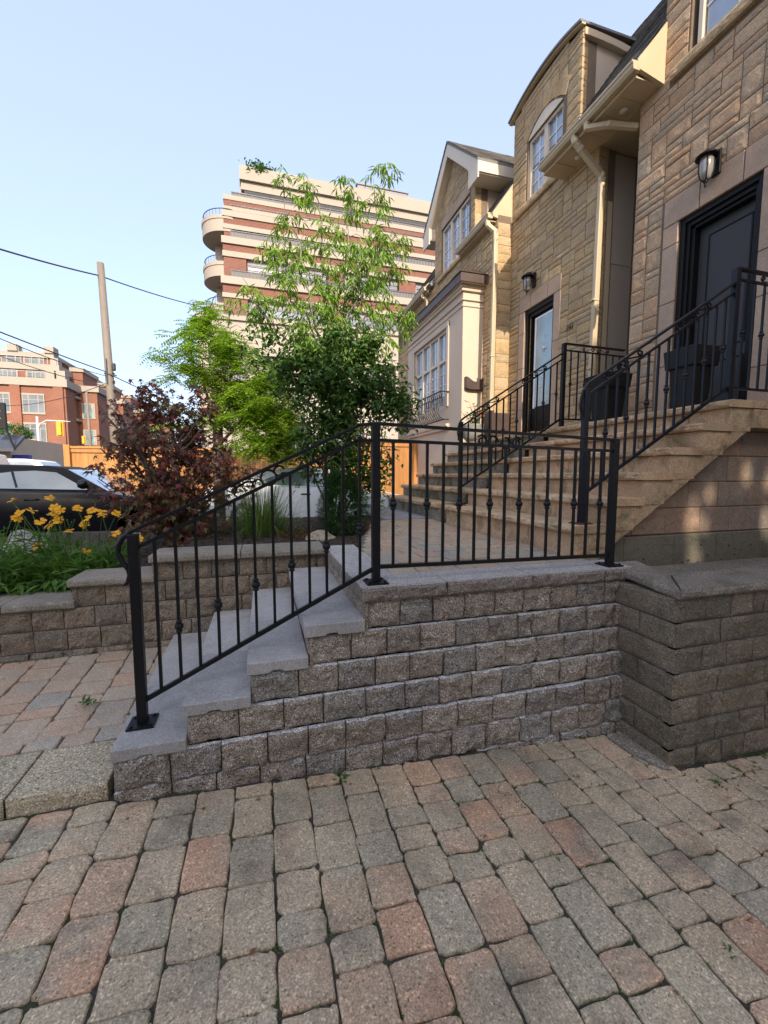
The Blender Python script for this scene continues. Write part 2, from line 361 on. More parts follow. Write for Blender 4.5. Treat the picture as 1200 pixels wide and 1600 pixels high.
M['lf_maple_g'] = m_leaf('maple_leaf_inner', [(0.104,0.117,0.0455),(0.195,0.13,0.0585),(0.143,0.078,0.0455),(0.208,0.169,0.078)], .3)
M['lf_locust'] = m_leaf('locust_leaf', [(0.1792,0.3024,0.028),(0.2576,0.4032,0.0392),(0.3472,0.4816,0.0504),(0.1456,0.2464,0.0314)], .45)
M['lf_sap'] = m_leaf('sapling_leaf', [(.11,.22,.03),(.17,.31,.042),(.25,.37,.055),(.21,.29,.05)], .4)
M['lf_dense'] = m_leaf('dense_leaf', [(0.036,0.0816,0.0192),(0.06,0.132,0.0264),(0.102,0.198,0.0384),(0.042,0.096,0.0216)], .28, .4)
M['lf_con'] = m_leaf('conifer_needle', [(.018,.06,.014),(.035,.095,.02),(.05,.125,.026)], .15)
M['lf_grass'] = m_leaf('grass_blade', [(.05,.12,.025),(.09,.18,.035),(.15,.23,.05),(.26,.26,.09)], .35)
M['lf_street'] = m_leaf('street_leaf', [(.04,.10,.025),(.07,.15,.03),(.10,.19,.04)], .3)
M['weed'] = m_leaf('weed_leaf', [(.06,.12,.02),(.10,.18,.03)], .3)

# ------------------------------------------------------------------ camera, sun, sky
F = 650.; PITCH = math.atan(58/F); YAW = rad(16.2)
cam = bpy.data.cameras.new('camera'); co = bpy.data.objects.new('camera', cam); COL.objects.link(co)
cam.sensor_fit = 'VERTICAL'; cam.sensor_height = 36; cam.lens = F/1600*36; cam.clip_start = .05; cam.clip_end = 3000
co.location = (0,0,1.5); co.rotation_euler = (math.pi/2-PITCH, 0, -YAW)
S.camera = co
EL = rad(31); AZ = rad(3)
sd = V((-math.sin(AZ)*math.cos(EL), -math.cos(AZ)*math.cos(EL), math.sin(EL)))
sl = bpy.data.lights.new('sun', 'SUN'); sl.energy = 1.5; sl.angle = rad(.6); sl.color = (1,.88,.72)
so = bpy.data.objects.new('sun', sl); COL.objects.link(so); so.rotation_euler = sd.to_track_quat('Z','Y').to_euler(); so.location = (0,-20,30)
w = bpy.data.worlds.new('World'); S.world = w; w.use_nodes = True
nt = w.node_tree; bg = nt.nodes['Background']
sk = nt.nodes.new('ShaderNodeTexSky'); sk.sky_type = 'NISHITA'; sk.sun_disc = False
sk.sun_elevation = EL; sk.sun_rotation = math.pi+AZ; sk.air_density = 1.0; sk.dust_density = 4.5; sk.ozone_density = 1.6; sk.altitude = 100
nt.links.new(mix(nt, .70, sk.outputs[0], (1.06,1.21,1.70)), bg.inputs[0]); bg.inputs[1].default_value = .15
S.view_settings.view_transform = 'Standard'; S.view_settings.look = 'None'; S.view_settings.exposure = 2.08; S.view_settings.gamma = 1

# ------------------------------------------------------------------ ground and driveway
def gz(x): return 0. if x < -.72 else -.06*(x+.72)
mb = MB(); mb.add([(-900,-900,-.9),(900,-900,-.9),(900,900,-.9),(-900,900,-.9)], [(0,1,2,3)])
struct(mb.build('ground', M['earth'], origin=(0,0,-.9)))
def pave_limit(x):
    if x < -.72: return 2.085
    if x < 2.17: return 2.055
    return 1.685
def paver(mb, x0, x1, y0, y1, zf, th=.05, r=.02, ch=.006, rag=.003):
    cx, cy = (x0+x1)/2, (y0+y1)/2; a = R.gauss(0,.008); dz = R.gauss(0,.0022); tx, ty = R.gauss(0,.008), R.gauss(0,.008)
    hx, hy = (x1-x0)/2, (y1-y0)/2; pts = []
    r = min(r*R.uniform(.7,1.4), hx*.6, hy*.6)
    for sx, sy, t0 in ((1,1,0),(-1,1,90),(-1,-1,180),(1,-1,270)):
        for k in range(4):
            t = rad(t0+k*30)
            pts.append((sx*(hx-r)+r*math.cos(t), sy*(hy-r)+r*math.sin(t)))
        nx, ny = {0:(-1,0),90:(0,-1),180:(1,0),270:(0,1)}[t0]
        # a couple of ragged points along the following side
        ex, ey = (sx*(hx-r)+r*math.cos(rad(t0+90)), sy*(hy-r)+r*math.sin(rad(t0+90)))
        nxt = {0:(-(hx-r), hy), 90:(-hx,-(hy-r)), 180:((hx-r),-hy), 270:(hx,(hy-r))}[t0]
        for q in (.33,.67): pts.append((ex+(nxt[0]-ex)*q, ey+(nxt[1]-ey)*q))
    n = len(pts); b = len(mb.v)
    rings = []
    for shrink, z in ((0,-th),(0,-ch*1.3),(ch*.55,-ch*.35),(ch*1.8,0)):
        ring = []
        for i, (px, py) in enumerate(pts):
            d = math.hypot(px,py) or 1; k = 1-shrink/d*1.0
            ring.append([px*k, py*k, z])
        rings.append(ring)
    jit = [(R.gauss(0,rag), R.gauss(0,rag)) for _ in pts]
    for ring in rings:
        for (px,py,z),(jx,jy) in zip(ring, jit):
            px += jx; py += jy
            X = cx+px*math.cos(a)-py*math.sin(a); Y = cy+px*math.sin(a)+py*math.cos(a)
            mb.v.append((X, Y, zf(X,Y)+z+dz+tx*px+ty*py))
    for k in range(3):
        for i in range(n):
            mb.f.append([b+k*n+i, b+k*n+(i+1)%n, b+(k+1)*n+(i+1)%n, b+(k+1)*n+i]); mb.m.append(0)
    mb.f.append([b+3*n+i for i in range(n)]); mb.m.append(0)
def lay(mb, x0, x1, ya, yb, zf, wid=.172, gap=.006, lens=(.12,.165,.165,.225,.235), r=.019):
    x = x0
    while x < x1-.03:
        w_ = min(wid*R.uniform(.985,1.015), x1-x)
        y = ya(x+w_/2)-R.uniform(0,.2); lim = yb(x+w_/2)
        while y < lim-.02:
            L = R.choice(lens); ye = y+L
            if ye > lim-.07: ye = lim
            paver(mb, x+gap/2, x+w_-gap/2, y+gap/2, ye-gap/2, zf, r=r)
            y = ye
        x += w_
mb = MB(); mb.nofix = True
lay(mb, -5.5, 5.2, lambda x: -1.2, pave_limit, lambda x,y: gz(x))
drive = struct(mb.build('driveway', M['paver'], origin=(0,0,0), smooth=False))
mb = MB()
mb.add([(-14,-9,-.013),(-.72,-9,-.013),(-.72,3,-.013),(-14,3,-.013)], [(0,1,2,3)])
mb.add([(-.72,-9,-.013),(7,-9,gz(7)-.013),(7,3,gz(7)-.013),(-.72,3,-.013)], [(0,1,2,3)])
mb.build('joint_sand', M['joint'], drive)
mb = MB(); n = 9
pts = [(2.07,1.86),(2.06,2.0),(2.19,2.05),(2.21,1.9),(2.205,1.74),(2.19,1.68),(2.14,1.70),(2.10,1.79)]
mb.add([(x,y,gz(x)+.008+.003*math.sin(9*x+7*y)) for x,y in pts], [tuple(range(len(pts)))[::-1]])
mb.add([(x,y,gz(x)+.006) for x,y in pts]+[(x,y,gz(x)-.02) for x,y in pts], [(i,(i+1)%8,8+(i+1)%8,8+i) for i in range(8)])
mb.build('concrete_patch', M['patch'], drive)
# moss and small weeds in the joints
mb = MB()
def leaf(mb, p, d, nrm, L, W, droop=0., mi=0):
    p = V(p); d = V(d).normalized(); s_ = d.cross(V(nrm))
    if s_.length < .05: s_ = d.cross(V((1,.3,.2)))
    s_.normalize(); n_ = s_.cross(d)
    m_ = p+d*L*.45-n_*L*droop*.3; t = p+d*L-n_*L*droop
    mb.add([p, m_+s_*W/2+n_*W*.18, t, m_-s_*W/2+n_*W*.18], [(0,1,2),(0,2,3)], mi)
def rdir(zlo=-1, zhi=1):
    while True:
        v = V((R.uniform(-1,1),R.uniform(-1,1),R.uniform(-1,1)))
        if .05 < v.length < 1:
            v.normalize()
            if zlo <= v.z <= zhi: return v
def tuft(mb, x, y, z, n=14, s=.03):
    for _ in range(n):
        d = rdir(.15,.9); leaf(mb, (x+R.gauss(0,s*.5), y+R.gauss(0,s*.5), z-.004), d, (0,0,1), s*R.uniform(.5,1.1), s*.35, .3)
for x, y, n, s in ((.36,2.02,22,.035),(-1.05,2.8,20,.05),(1.15,1.35,8,.02),(1.6,1.75,8,.02),(2.35,1.55,14,.03),(2.6,1.62,14,.03),(2.9,1.66,12,.03),(1.9,2.04,10,.03),(1.5,.9,8,.02),(.55,2.04,10,.02)):
    tuft(mb, x, y, (gz(x) if x > -.72 else .13)+.003, n, s)
for k in range(9): tuft(mb, -2.9+k*.24+R.uniform(-.08,.08), 3.50, .165, 10, .035)
for k in range(2200):
    x = R.uniform(-.4,3.8); y = R.uniform(.3,1.98)
    if noise.noise(V((x*2.2,y*2.2,5)))+.35*noise.noise(V((x*7,y*7,1))) < (.0 if x < .8 else -.12): continue
    for q in range(10): leaf(mb, (x+R.gauss(0,.014), y+R.gauss(0,.014), gz(x)-.0075), rdir(.2,1), (0,0,1), R.uniform(.005,.011), .006, .2)
struct(mb.build('weeds', M['weed']), 'stuff')
mb = MB()
for k in range(420):
    x = R.uniform(-2.2,3.8); y = R.uniform(.25,2.0); sz = R.choice((.0025,.003,.004,.006)); z = gz(x)+sz*.4
    mb.bar((x,y,z), (x+R.uniform(-1,1)*sz*1.6,y+R.uniform(-1,1)*sz*1.6,z+R.uniform(-.2,.2)*sz), sz, sz*.8)
struct(mb.build('grit', M['rock_tan']), 'stuff')
mb = MB()
for k in range(70):
    x, y = (R.uniform(2.25,3.6), R.uniform(1.45,1.70)) if k < 40 else (R.uniform(-.6,2.1), R.uniform(1.9,2.05)) if k < 58 else (R.uniform(-1.5,3), R.uniform(.5,1.9))
    leaf(mb, (x,y,gz(x)+.004), (R.uniform(-1,1),R.uniform(-1,1),R.uniform(0,.25)), (0,0,1), R.uniform(.012,.04), R.uniform(.006,.018), .2)
struct(mb.build('fallen_leaves', m_leaf('dead_leaf', [(.16,.07,.03),(.25,.12,.05),(.20,.10,.04)], .1)), 'stuff')

# ------------------------------------------------------------------ left walkway and kerb
def wz(x, y): return .075+(max(y,2.4)-2.4)*.083
mb = MB(); mb.nofix = True
lay(mb, -5.2, -.71, lambda x: 2.66, lambda x: 3.50, wz, wid=.2, lens=(.105,.16,.22,.16), r=.014)
x = -5.2
while x < -.75:
    paver(mb, x+.004, x+.161, 2.46, 2.655, wz, r=.014); x += .165
walk = struct(mb.build('walkway', M['paver_light'], origin=(-2,3,.1)))
mb = MB(); mb.add([(-6,2.2,.045),(-.69,2.2,.045),(-.69,3.6,.155),(-6,3.6,.155)], [(0,1,2,3)]); mb.build('joint_sand', M['joint_light'], walk)
mb = MB()
for a, b_ in ((-3.35,-2.25),(-2.24,-1.135),(-1.125,-.73)):
    rough(mb, (a,2.10,-.03), (1,0,0), (0,0,1), (0,-1,0), b_-a, .105, .02, .008, 14, 4, .008)
    mb.box(a, b_, 2.105, 2.455, -.03, .074)
struct(mb.build('kerb', M['kerb'], bevel=.004))

# ------------------------------------------------------------------ front retaining wall with landing
HC = .153
wall = thing('retaining_wall', (.8,2.3,-.25), 'grey brown split face block retaining wall with smooth grey capstones carrying the black railing landing', 'retaining wall')
mb = MB(); core = MB()
starts = {-2:-.70, -1:-.70, 0:-.70, 1:-.385, 2:-.085, 3:.205, 4:.51}
for i in range(-2,5):
    z0 = .03+HC*i; y = 2.092+.028*i; x = starts[i]; first = True
    if i < 0: y = 2.10+.012*i
    off = R.uniform(.16,.24)
    while x < 2.36:
        w_ = R.choice((.20,.205,.205,.21,.22,.23)) if not first else (.24 if i != 4 else .225)
        first = False
        if R.random() < .05: w_ = .10
        if x+w_ > 2.36: w_ = 2.37-x
        if w_ > .03: rough(mb, (x+.003,y,z0+.003), (1,0,0), (0,0,1), (0,-1,0), w_-.006, HC-.007, .05, .030, 10, 8, .001, .003, R.random()*50, 13)
        x += w_
    core.box(starts[i]+.012, 2.40, y+.028, 3.52, z0-.002, z0+HC-.004)
mb.build('blocks', M['block'], wall); core.build('core', M['cap_old'], wall)
def slab(mb, poly, z0, z1, ztop=None):
    n = len(poly); zt = ztop or [z1]*n; dz = z1-z0
    mb.add([(x,y,t-dz) for (x,y),t in zip(poly,zt)]+[(x,y,t) for (x,y),t in zip(poly,zt)],
           [tuple(range(n))[::-1], tuple(range(n,2*n))]+[(i,(i+1)%n,n+(i+1)%n,n+i) for i in range(n)])
YF = 2.178
capj = [.505,1.02,1.60,2.155,2.395]
for k in range(4):
    mb = MB(); a, b_ = capj[k], capj[k+1]
    poly = [(a+.002,YF+.015),(b_-.002,YF+.015),(b_-.002,2.455),(a+(.262 if k == 0 else .002),2.455)]
    slab(mb, poly, .797, .879)
    rough(mb, (a+.002,YF,.799), (1,0,0), (0,0,1), (0,-1,0), b_-a-.004, .078, .02, .020, 22, 5, .004, 0, k*7, 15)
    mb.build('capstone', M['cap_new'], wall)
for k, (a, b_) in enumerate(((YF+.016,2.83),(2.834,3.38),(3.384,3.62))):
    mb = MB()
    poly = [(.52,a),(.768 if k else .522,2.458 if k == 0 else a),(.768,b_),(.52,b_)]
    if k == 0: poly = [(.507,YF+.02),(.765,2.457),(.765,b_),(.507,b_)]
    else: poly = [(.507,a),(.765,a),(.765,b_),(.507,b_)]
    slab(mb, poly, .797, .8785)
    rough(mb, (.50,b_-.002,.799), (0,-1,0), (0,0,1), (-1,0,0), b_-a-.004, .077, .012, .009, 16, 4, .004, 0, k*9+3, 14)
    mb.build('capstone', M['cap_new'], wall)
# paving on the landing
mb = MB(); mb.nofix = True
def lax(y): # left paved limit, curving to the garden
    return .77 if y < 3.3 else .77+(y-3.3)*.30 if y < 5.2 else 1.34+(y-5.2)*.9
def rowpave():
    y = 2.462
    while y < 6.6:
        d = R.choice((.105,.16,.16,.2)); x = lax(y+d/2)
        xr = 2.30
        while x < xr-.03:
            w_ = R.choice((.105,.16,.2,.2)); xe = min(x+w_, xr)
            if xr-xe < .05: xe = xr
            paver(mb, x+.003, xe-.003, y+.003, y+d-.003, lambda X,Y: .872, r=.012); x = xe
        y += d
rowpave()
pv = struct(mb.build('pavement', M['paver_light'], origin=(1.5,3.5,.85)))
mb = MB(); mb.add([(.75,2.45,.858),(2.36,2.45,.858),(2.36,6.7,.858),(1.9,6.7,.858),(.95,4.1,.858),(.75,3.4,.858)], [tuple(range(6))]); mb.build('joint_sand', M['joint_light'], pv)

# ------------------------------------------------------------------ four garden steps
steps = thing('garden_steps', (-.2,2.8,0), 'four smooth grey concrete slab steps climbing beside the new block wall', 'steps')
tops = [(-.705,-.385,.238,.06),(-.402,-.085,.397,.06),(-.10,.205,.556,.064),(.19,.515,.716,.068)]
for i, (a, b_, zt, th) in enumerate(tops):
    y0 = 2.078+.02*i; j1 = 2.72+R.uniform(-.05,.05); j2 = 3.3+R.uniform(-.04,.04)
    mb = MB()
    for q, (ya, yb) in enumerate(((y0,j1),(j1+.006,j2),(j2+.006,3.535))):
        if q == 0:
            m_ = a+.14; zb = zt-th
            poly = [(a,0,zb),(m_-.03,0,zb),(m_-.022,0,zb+.012),(m_+.03,0,zb+.013),(m_+.04,0,zb),(b_,0,zb),(b_,0,zt),(a,0,zt)]
            mb.prism([(x,ya,z) for x,_,z in poly], (0,yb-ya,0))
            mb.box(a+.20, a+.212, ya-.0015, ya+.01, zb+.004, zt-.006)
        else: mb.box(a, b_, ya, yb, zt-th, zt+R.uniform(-.001,.001))
    mb.build('tread', M['slab'], steps, bevel=.004)
    mb = MB(); y = 2.10+.018*i
    while y < 3.5:
        L = min(R.uniform(.19,.22), 3.53-y)
        rough(mb, (starts[i],y+L-.003,.03+HC*i), (0,-1,0), (0,0,1), (-1,0,0), L-.006, HC-.005, .03, .012, 6, 4, .004, -.008, R.random()*40)
        y += L
    mb.build('riser', M['block'], steps)
mb = MB(); y = 2.10+.018*4
while y < 3.5:
    L = min(R.uniform(.19,.22), 3.53-y)
    rough(mb, (.51,y+L-.003,.03+HC*4), (0,-1,0), (0,0,1), (-1,0,0), L-.006, HC-.005, .03, .012, 6, 4, .004, -.004, R.random()*40)
    y += L
mb.build('riser', M['block'], steps)

# ------------------------------------------------------------------ older corner wall on the right
cw = thing('corner_wall', (3.2,1.9,-.3), 'older mossy brown block wall turning a corner at the right of the driveway', 'retaining wall')
mb = MB(); core = MB(); HR = .1475
for j in range(8):
    zt = .79-HR*j; X = 2.275-.011*j; Y = 1.775-.009*j; n = 0
    x = X; first = (.36 if j % 2 else .22)
    while x < 5.0:
        w_ = first if n == 0 else R.choice((.19,.2,.21,.09,.2,.22,.4)); n += 1
        rough(mb, (x+.002,Y,zt-HR+.004), (1,0,0), (0,0,1), (0,-1,0), w_-.005, HR-.007, .05, .016, 8 if w_ < .3 else 14, 6, .002, .002, R.random()*50, 12)
        x += w_
    y = 2.45; n = 0
    ys = [Y, Y+(.24 if j % 2 else .42), 2.45]
    if j % 2 == 0: ys = [Y, 2.45]
    for a, b_ in zip(ys[:-1], ys[1:]):
        rough(mb, (X,b_-.002,zt-HR+.004), (0,-1,0), (0,0,1), (-1,0,0), b_-a-.004, HR-.007, .05, .011, 10, 6, .002, .002, R.random()*50)
    core.box(X+.02, 5.2, Y+.02, 2.5, zt-HR, zt-.004)
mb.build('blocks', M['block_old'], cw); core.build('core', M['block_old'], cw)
mb = MB(); slab(mb, [(2.262,1.752),(2.525,2.035),(2.60,2.36),(2.345,2.36)], 0, .058, [.846,.856,.879,.879]); 
rough(mb, (2.335,2.36,.822), V((-.075,-.608,-.035)).normalized(), (0,0,1), (-.99,.12,0), .608, .054, .012, .016, 18, 4, .004, .006, 4)
mb.build('capstone', M['cap_right'], cw, bevel=.004)
mb = MB(); slab(mb, [(2.272,1.752),(5.3,1.752),(5.3,2.10),(2.54,2.035)], 0, .056, [.848,.848,.848,.856])
rough(mb, (2.274,1.748,.794), (1,0,0), (0,0,1), (0,-1,0), 3.0, .05, .01, .016, 80, 4, .004, .003, 8)
mb.build('capstone', M['cap_right'], cw, bevel=.004)
mb = MB(); mb.add([(2.45,2.0,.62),(5.0,2.0,.62),(5.0,2.9,.62),(2.45,2.9,.62)], [(0,1,2,3)])
struct(mb.build('soil', M['mulch'], origin=(3.5,2.4,.62)))

# ------------------------------------------------------------------ planter wall on the left, in three steps
pw = thing('planter_wall', (-1.5,3.7,.15), 'low block planter wall stepping up in three capped levels behind the left walkway', 'retaining wall')
mb = MB(); core = MB(); HP = .158
lev = [(-4.6,-1.37,2),(-1.385,-.825,3),(-.845,.52,4)]
for i in range(-1,4):
    z0 = .195+HP*i; y = 3.555+.010*i
    a = {-1:-4.6,0:-4.6,1:-4.6,2:-1.385,3:-.845}[i]; x = a
    while x < .50:
        w_ = min(R.choice((.205,.21,.215,.2,.22)), .51-x)
        if w_ > .03: rough(mb, (x+.003,y,z0+.003), (1,0,0), (0,0,1), (0,-1,0), w_-.006, HP-.007, .05, .020, 8, 6, .002, .003, R.random()*50, 13)
        x += w_
    rough(mb, (a,3.84,z0+.003), (0,-1,0), (0,0,1), (-1,0,0), .28, HP-.007, .03, .01, 6, 4, .004, .002, R.random()*50)
    core.box(a+.01, .5, y+.025, 3.9, z0, z0+HP-.003)
mb.build('blocks', M['block_bed'], pw); core.build('core', M['block_bed'], pw)
for a, b_, zt in ((-4.6,-2.8,.571),(-2.795,-1.82,.571),(-1.815,-1.365,.571),(-1.405,-.828,.728),(-.862,-.19,.878),(-.186,.50,.878)):
    mb = MB(); mb.box(a, b_, 3.535, 3.90, zt-.058, zt)
    rough(mb, (a,3.527,zt-.056), (1,0,0), (0,0,1), (0,-1,0), b_-a, .05, .01, .007, max(6,int((b_-a)*22)), 4, .004, .002, a*9)
    mb.build('capstone', M['cap_old'], pw, bevel=.004)

# soil of the bed
def bedz(x, y):
    z = .50+.17*max(0,min(1,(x+1.55)/.3))+.15*max(0,min(1,(x+1.0)/.3))
    z = z+(.84-z)*max(0,min(1,(y-4.6)/1.6))*.5
    if y > 6.7: z -= (y-6.7)*.8
    return z+.02*noise.noise(V((x*4,y*4,0)))+.012*noise.noise(V((x*13,y*13,2)))
mb = MB(); nx, ny = 110, 70
for j in range(ny+1):
    for i in range(nx+1):
        x = -4.6+7.2*i/nx; y = 3.86+3.6*j/ny; z = bedz(x,y)
        if x > lax(y)-.02 and y < 6.6: z = min(z, .845)
        mb.v.append((x,y,z))
for j in range(ny):
    for i in range(nx):
        a = j*(nx+1)+i; mb.f.append([a,a+1,a+nx+2,a+nx+1]); mb.m.append(0)
struct(mb.build('garden_bed', M['mulch'], origin=(-1,5,.5)))
mb = MB()
for k in range(2600):   # bark chips
    x = R.uniform(-1.5,2.2); y = R.uniform(3.92,6.4)
    if x > lax(y)-.03: continue
    z = bedz(x,y); a = R.uniform(0,6.28); L = R.uniform(.012,.04); W = R.uniform(.005,.014)
    d = V((math.cos(a),math.sin(a),R.uniform(-.3,.5))); mb.bar((x,y,z+.005), V((x,y,z+.005))+d*L, W, .005)
struct(mb.build('bark_mulch', M['mulch']), 'stuff')
mb = MB(); mb.add([(-60,7.3,.27),(60,7.3,.27),(60,30,.27),(-60,30,.27)], [(0,1,2,3)]); struct(mb.build('parking_lot', M['asphalt'], origin=(0,15,.27)))
mb = MB(); mb.add([(-14,-9,.22),(-4.62,-9,.22),(-4.62,7.3,.25),(-14,7.3,.25)], [(0,1,2,3)])
mb = MB(); mb.add([(-300,30,.2),(300,30,.2),(300,300,.2),(-300,300,.2)], [(0,1,2,3)]); struct(mb.build('road', M['asphalt'], origin=(0,60,.2)))
# flagstone by the far steps
mb = MB(); mb.box(1.65, 2.45, 5.55, 7.5, .84, .895); struct(mb.build('path', M['flag'], bevel=.01))

# ------------------------------------------------------------------ wrought iron railings
def spiral(c, r0, r1, a0, turns, n=22, ux=(1,0,0), uz=(0,0,1)):
    c = V(c); ux = V(ux); uz = V(uz); pts = []
    for i in range(n+1):
        t = i/n; a = a0+turns*2*math.pi*t; r = r0+(r1-r0)*t
        pts.append(c+ux*(r*math.cos(a))+uz*(r*math.sin(a)))
    return pts
def ring_(mb, c, r, t, ux, uz, n=20):
    pts = spiral(c, r, r, 0, 1, n, ux, uz); mb.tube(pts, t, 6)
def baluster(par, mat, p, q, w=.0145, knuckle=None, nm='baluster'):
    mb = MB(); mb.bar(p, q, w, w, (0,1,0)); o = mb.build(nm, mat, par)
    if knuckle is not None:
        x, y, z = p[0], p[1], knuckle
        mk = MB(); mk.lathe(x, y, [(.010,z-.034),(.0155,z-.030),(.0155,z-.022),(.011,z-.019),(.0205,z-.010),(.0225,z),(.0205,z+.010),(.011,z+.019),(.0155,z+.022),(.0155,z+.030),(.010,z+.034)], 12)
        mk.build('collar', mat, o, smooth=True)
    return o
def post(par, mat, x, y, z0, z1, w=.045, plate=True, rusty=False):
    mb = MB(); mb.box(x-w/2, x+w/2, y-w/2, y+w/2, z0+.004, z1); o = mb.build('post', mat, par, bevel=.003)
    if plate:
        mb = MB(); mb.box(x-.062, x+.062, y-.062, y+.062, z0, z0+.009)
        for sx in (-1,1):
            for sy in (-1,1): mb.lathe(x+sx*.044, y+sy*.044, [(.009,z0+.009),(.009,z0+.016),(.005,z0+.018)], 6)
        mb.build('base_plate', M['rust'] if rusty else mat, o)
    return o
B = M['black']; Yr = 2.28
fr = thing('handrail', (.8,Yr,.24), 'black wrought iron railing rising over the grey steps and along the landing edge', 'railing')
post(fr, B, -.617, Yr, .240, 1.212); post(fr, B, .613, Yr, .880, 1.79); post(fr, B, 2.279, Yr, .880, 1.735)
mb = MB()
for a, b_ in (((-.635,Yr,1.217),(.517,Yr,1.772)),((.505,Yr,1.772),(.62,Yr,1.786)),((.61,Yr,1.786),(2.30,Yr,1.732))): mb.bar(a, b_, .034, .017)
pts = [(-.632,Yr,1.217),(-.662,Yr,1.195),(-.682,Yr,1.16),(-.686,Yr,1.12),(-.668,Yr,1.075),(-.645,Yr,1.04),(-.640,Yr,1.01),(-.650,Yr,.975),(-.668,Yr,.958)]
mb.tube(pts, [.014,.014,.014,.014,.013,.013,.012,.011,.008], 8)
mb.build('top_rail', B, fr, bevel=.002)
mb = MB()
mb.bar((-.60,Yr,1.145),(.505,Yr,1.688),.018); mb.bar((.497,Yr,1.687),(.60,Yr,1.692),.018); mb.bar((.62,Yr,1.695),(2.26,Yr,1.66),.018)
mb.build('middle_rail', B, fr)
mb = MB(); mb.bar((-.60,Yr,.362),(.597,Yr,.962),.022); mb.bar((.63,Yr,.972),(2.26,Yr,.950),.022); mb.build('bottom_rail', B, fr)
def zl(x, a, b_): return a[1]+(b_[1]-a[1])*(x-a[0])/(b_[0]-a[0])
for k in range(12):
    x = -.525+k*1.045/11
    zb = zl(x,(-.6,.362),(.597,.962)); zt = zl(x,(-.6,1.145),(.505,1.688)) if x < .5 else 1.688
    baluster(fr, B, (x,Yr,zb), (x,Yr,zt), knuckle=(zb+zt)/2-.11+.0 if k % 2 else None)
N = 15
for k in range(N):
    x = .613+1.666*(k+1)/(N+1)
    zb = zl(x,(.63,.972),(2.26,.950)); zt = zl(x,(.62,1.695),(2.26,1.66))
    baluster(fr, B, (x,Yr,zb), (x,Yr,zt), knuckle=(zb+zt)/2 if k % 2 == 0 else None)
mb = MB(); ux = V((.9,0,.435)).normalized(); uz = V((-.435,0,.9)).normalized(); c0 = V((.03,Yr,1.485))
ring_(mb, c0, .040, .006, ux, uz)
for s_ in (-1,1):
    c = c0+ux*(.064*s_)+uz*(.008*s_)
    mb.tube(spiral(c, .028, .022, 0 if s_ > 0 else math.pi, .9, 18, ux, uz*s_), .0058, 6)
    mb.tube([c+uz*(-.018*s_)+ux*(s_*.0), c+ux*(.05*s_)-uz*.038*s_, c+ux*(.10*s_)-uz*.032*s_, c+ux*(.13*s_)-uz*.004*s_, c+ux*(.12*s_)+uz*.018*s_, c+ux*(.10*s_)+uz*.012*s_], .0058, 6)
mb.build('scroll', B, fr)
mb = MB(); c0 = V((1.40,Yr,1.699)); ux = V((1,0,-.03)); uz = V((0,0,1))
for s_ in (-1,1):
    mb.tube(spiral(c0+ux*(.046*s_), .036, .030, math.pi*(0 if s_ < 0 else 1), .8, 20, ux, uz), .0065, 6)
    c = c0+ux*(.12*s_)
    mb.tube(spiral(c+uz*.004, .016, .034, math.pi/2, 1.15*(-s_), 24, ux, uz)[:], .0065, 6)
    mb.tube([c+ux*(.0)+uz*-.03, c+ux*(-.03*s_)-uz*.028, c+ux*(-.055*s_)-uz*.005, c+ux*(-.06*s_)+uz*.025], .005, 6)
    mb.tube([c0+ux*(.15*s_)-uz*.02, c0+ux*(.18*s_)-uz*.026, c0+ux*(.21*s_)-uz*.015, c0+ux*(.205*s_)-uz*.004], .004, 6)
mb.build('scroll', B, fr)

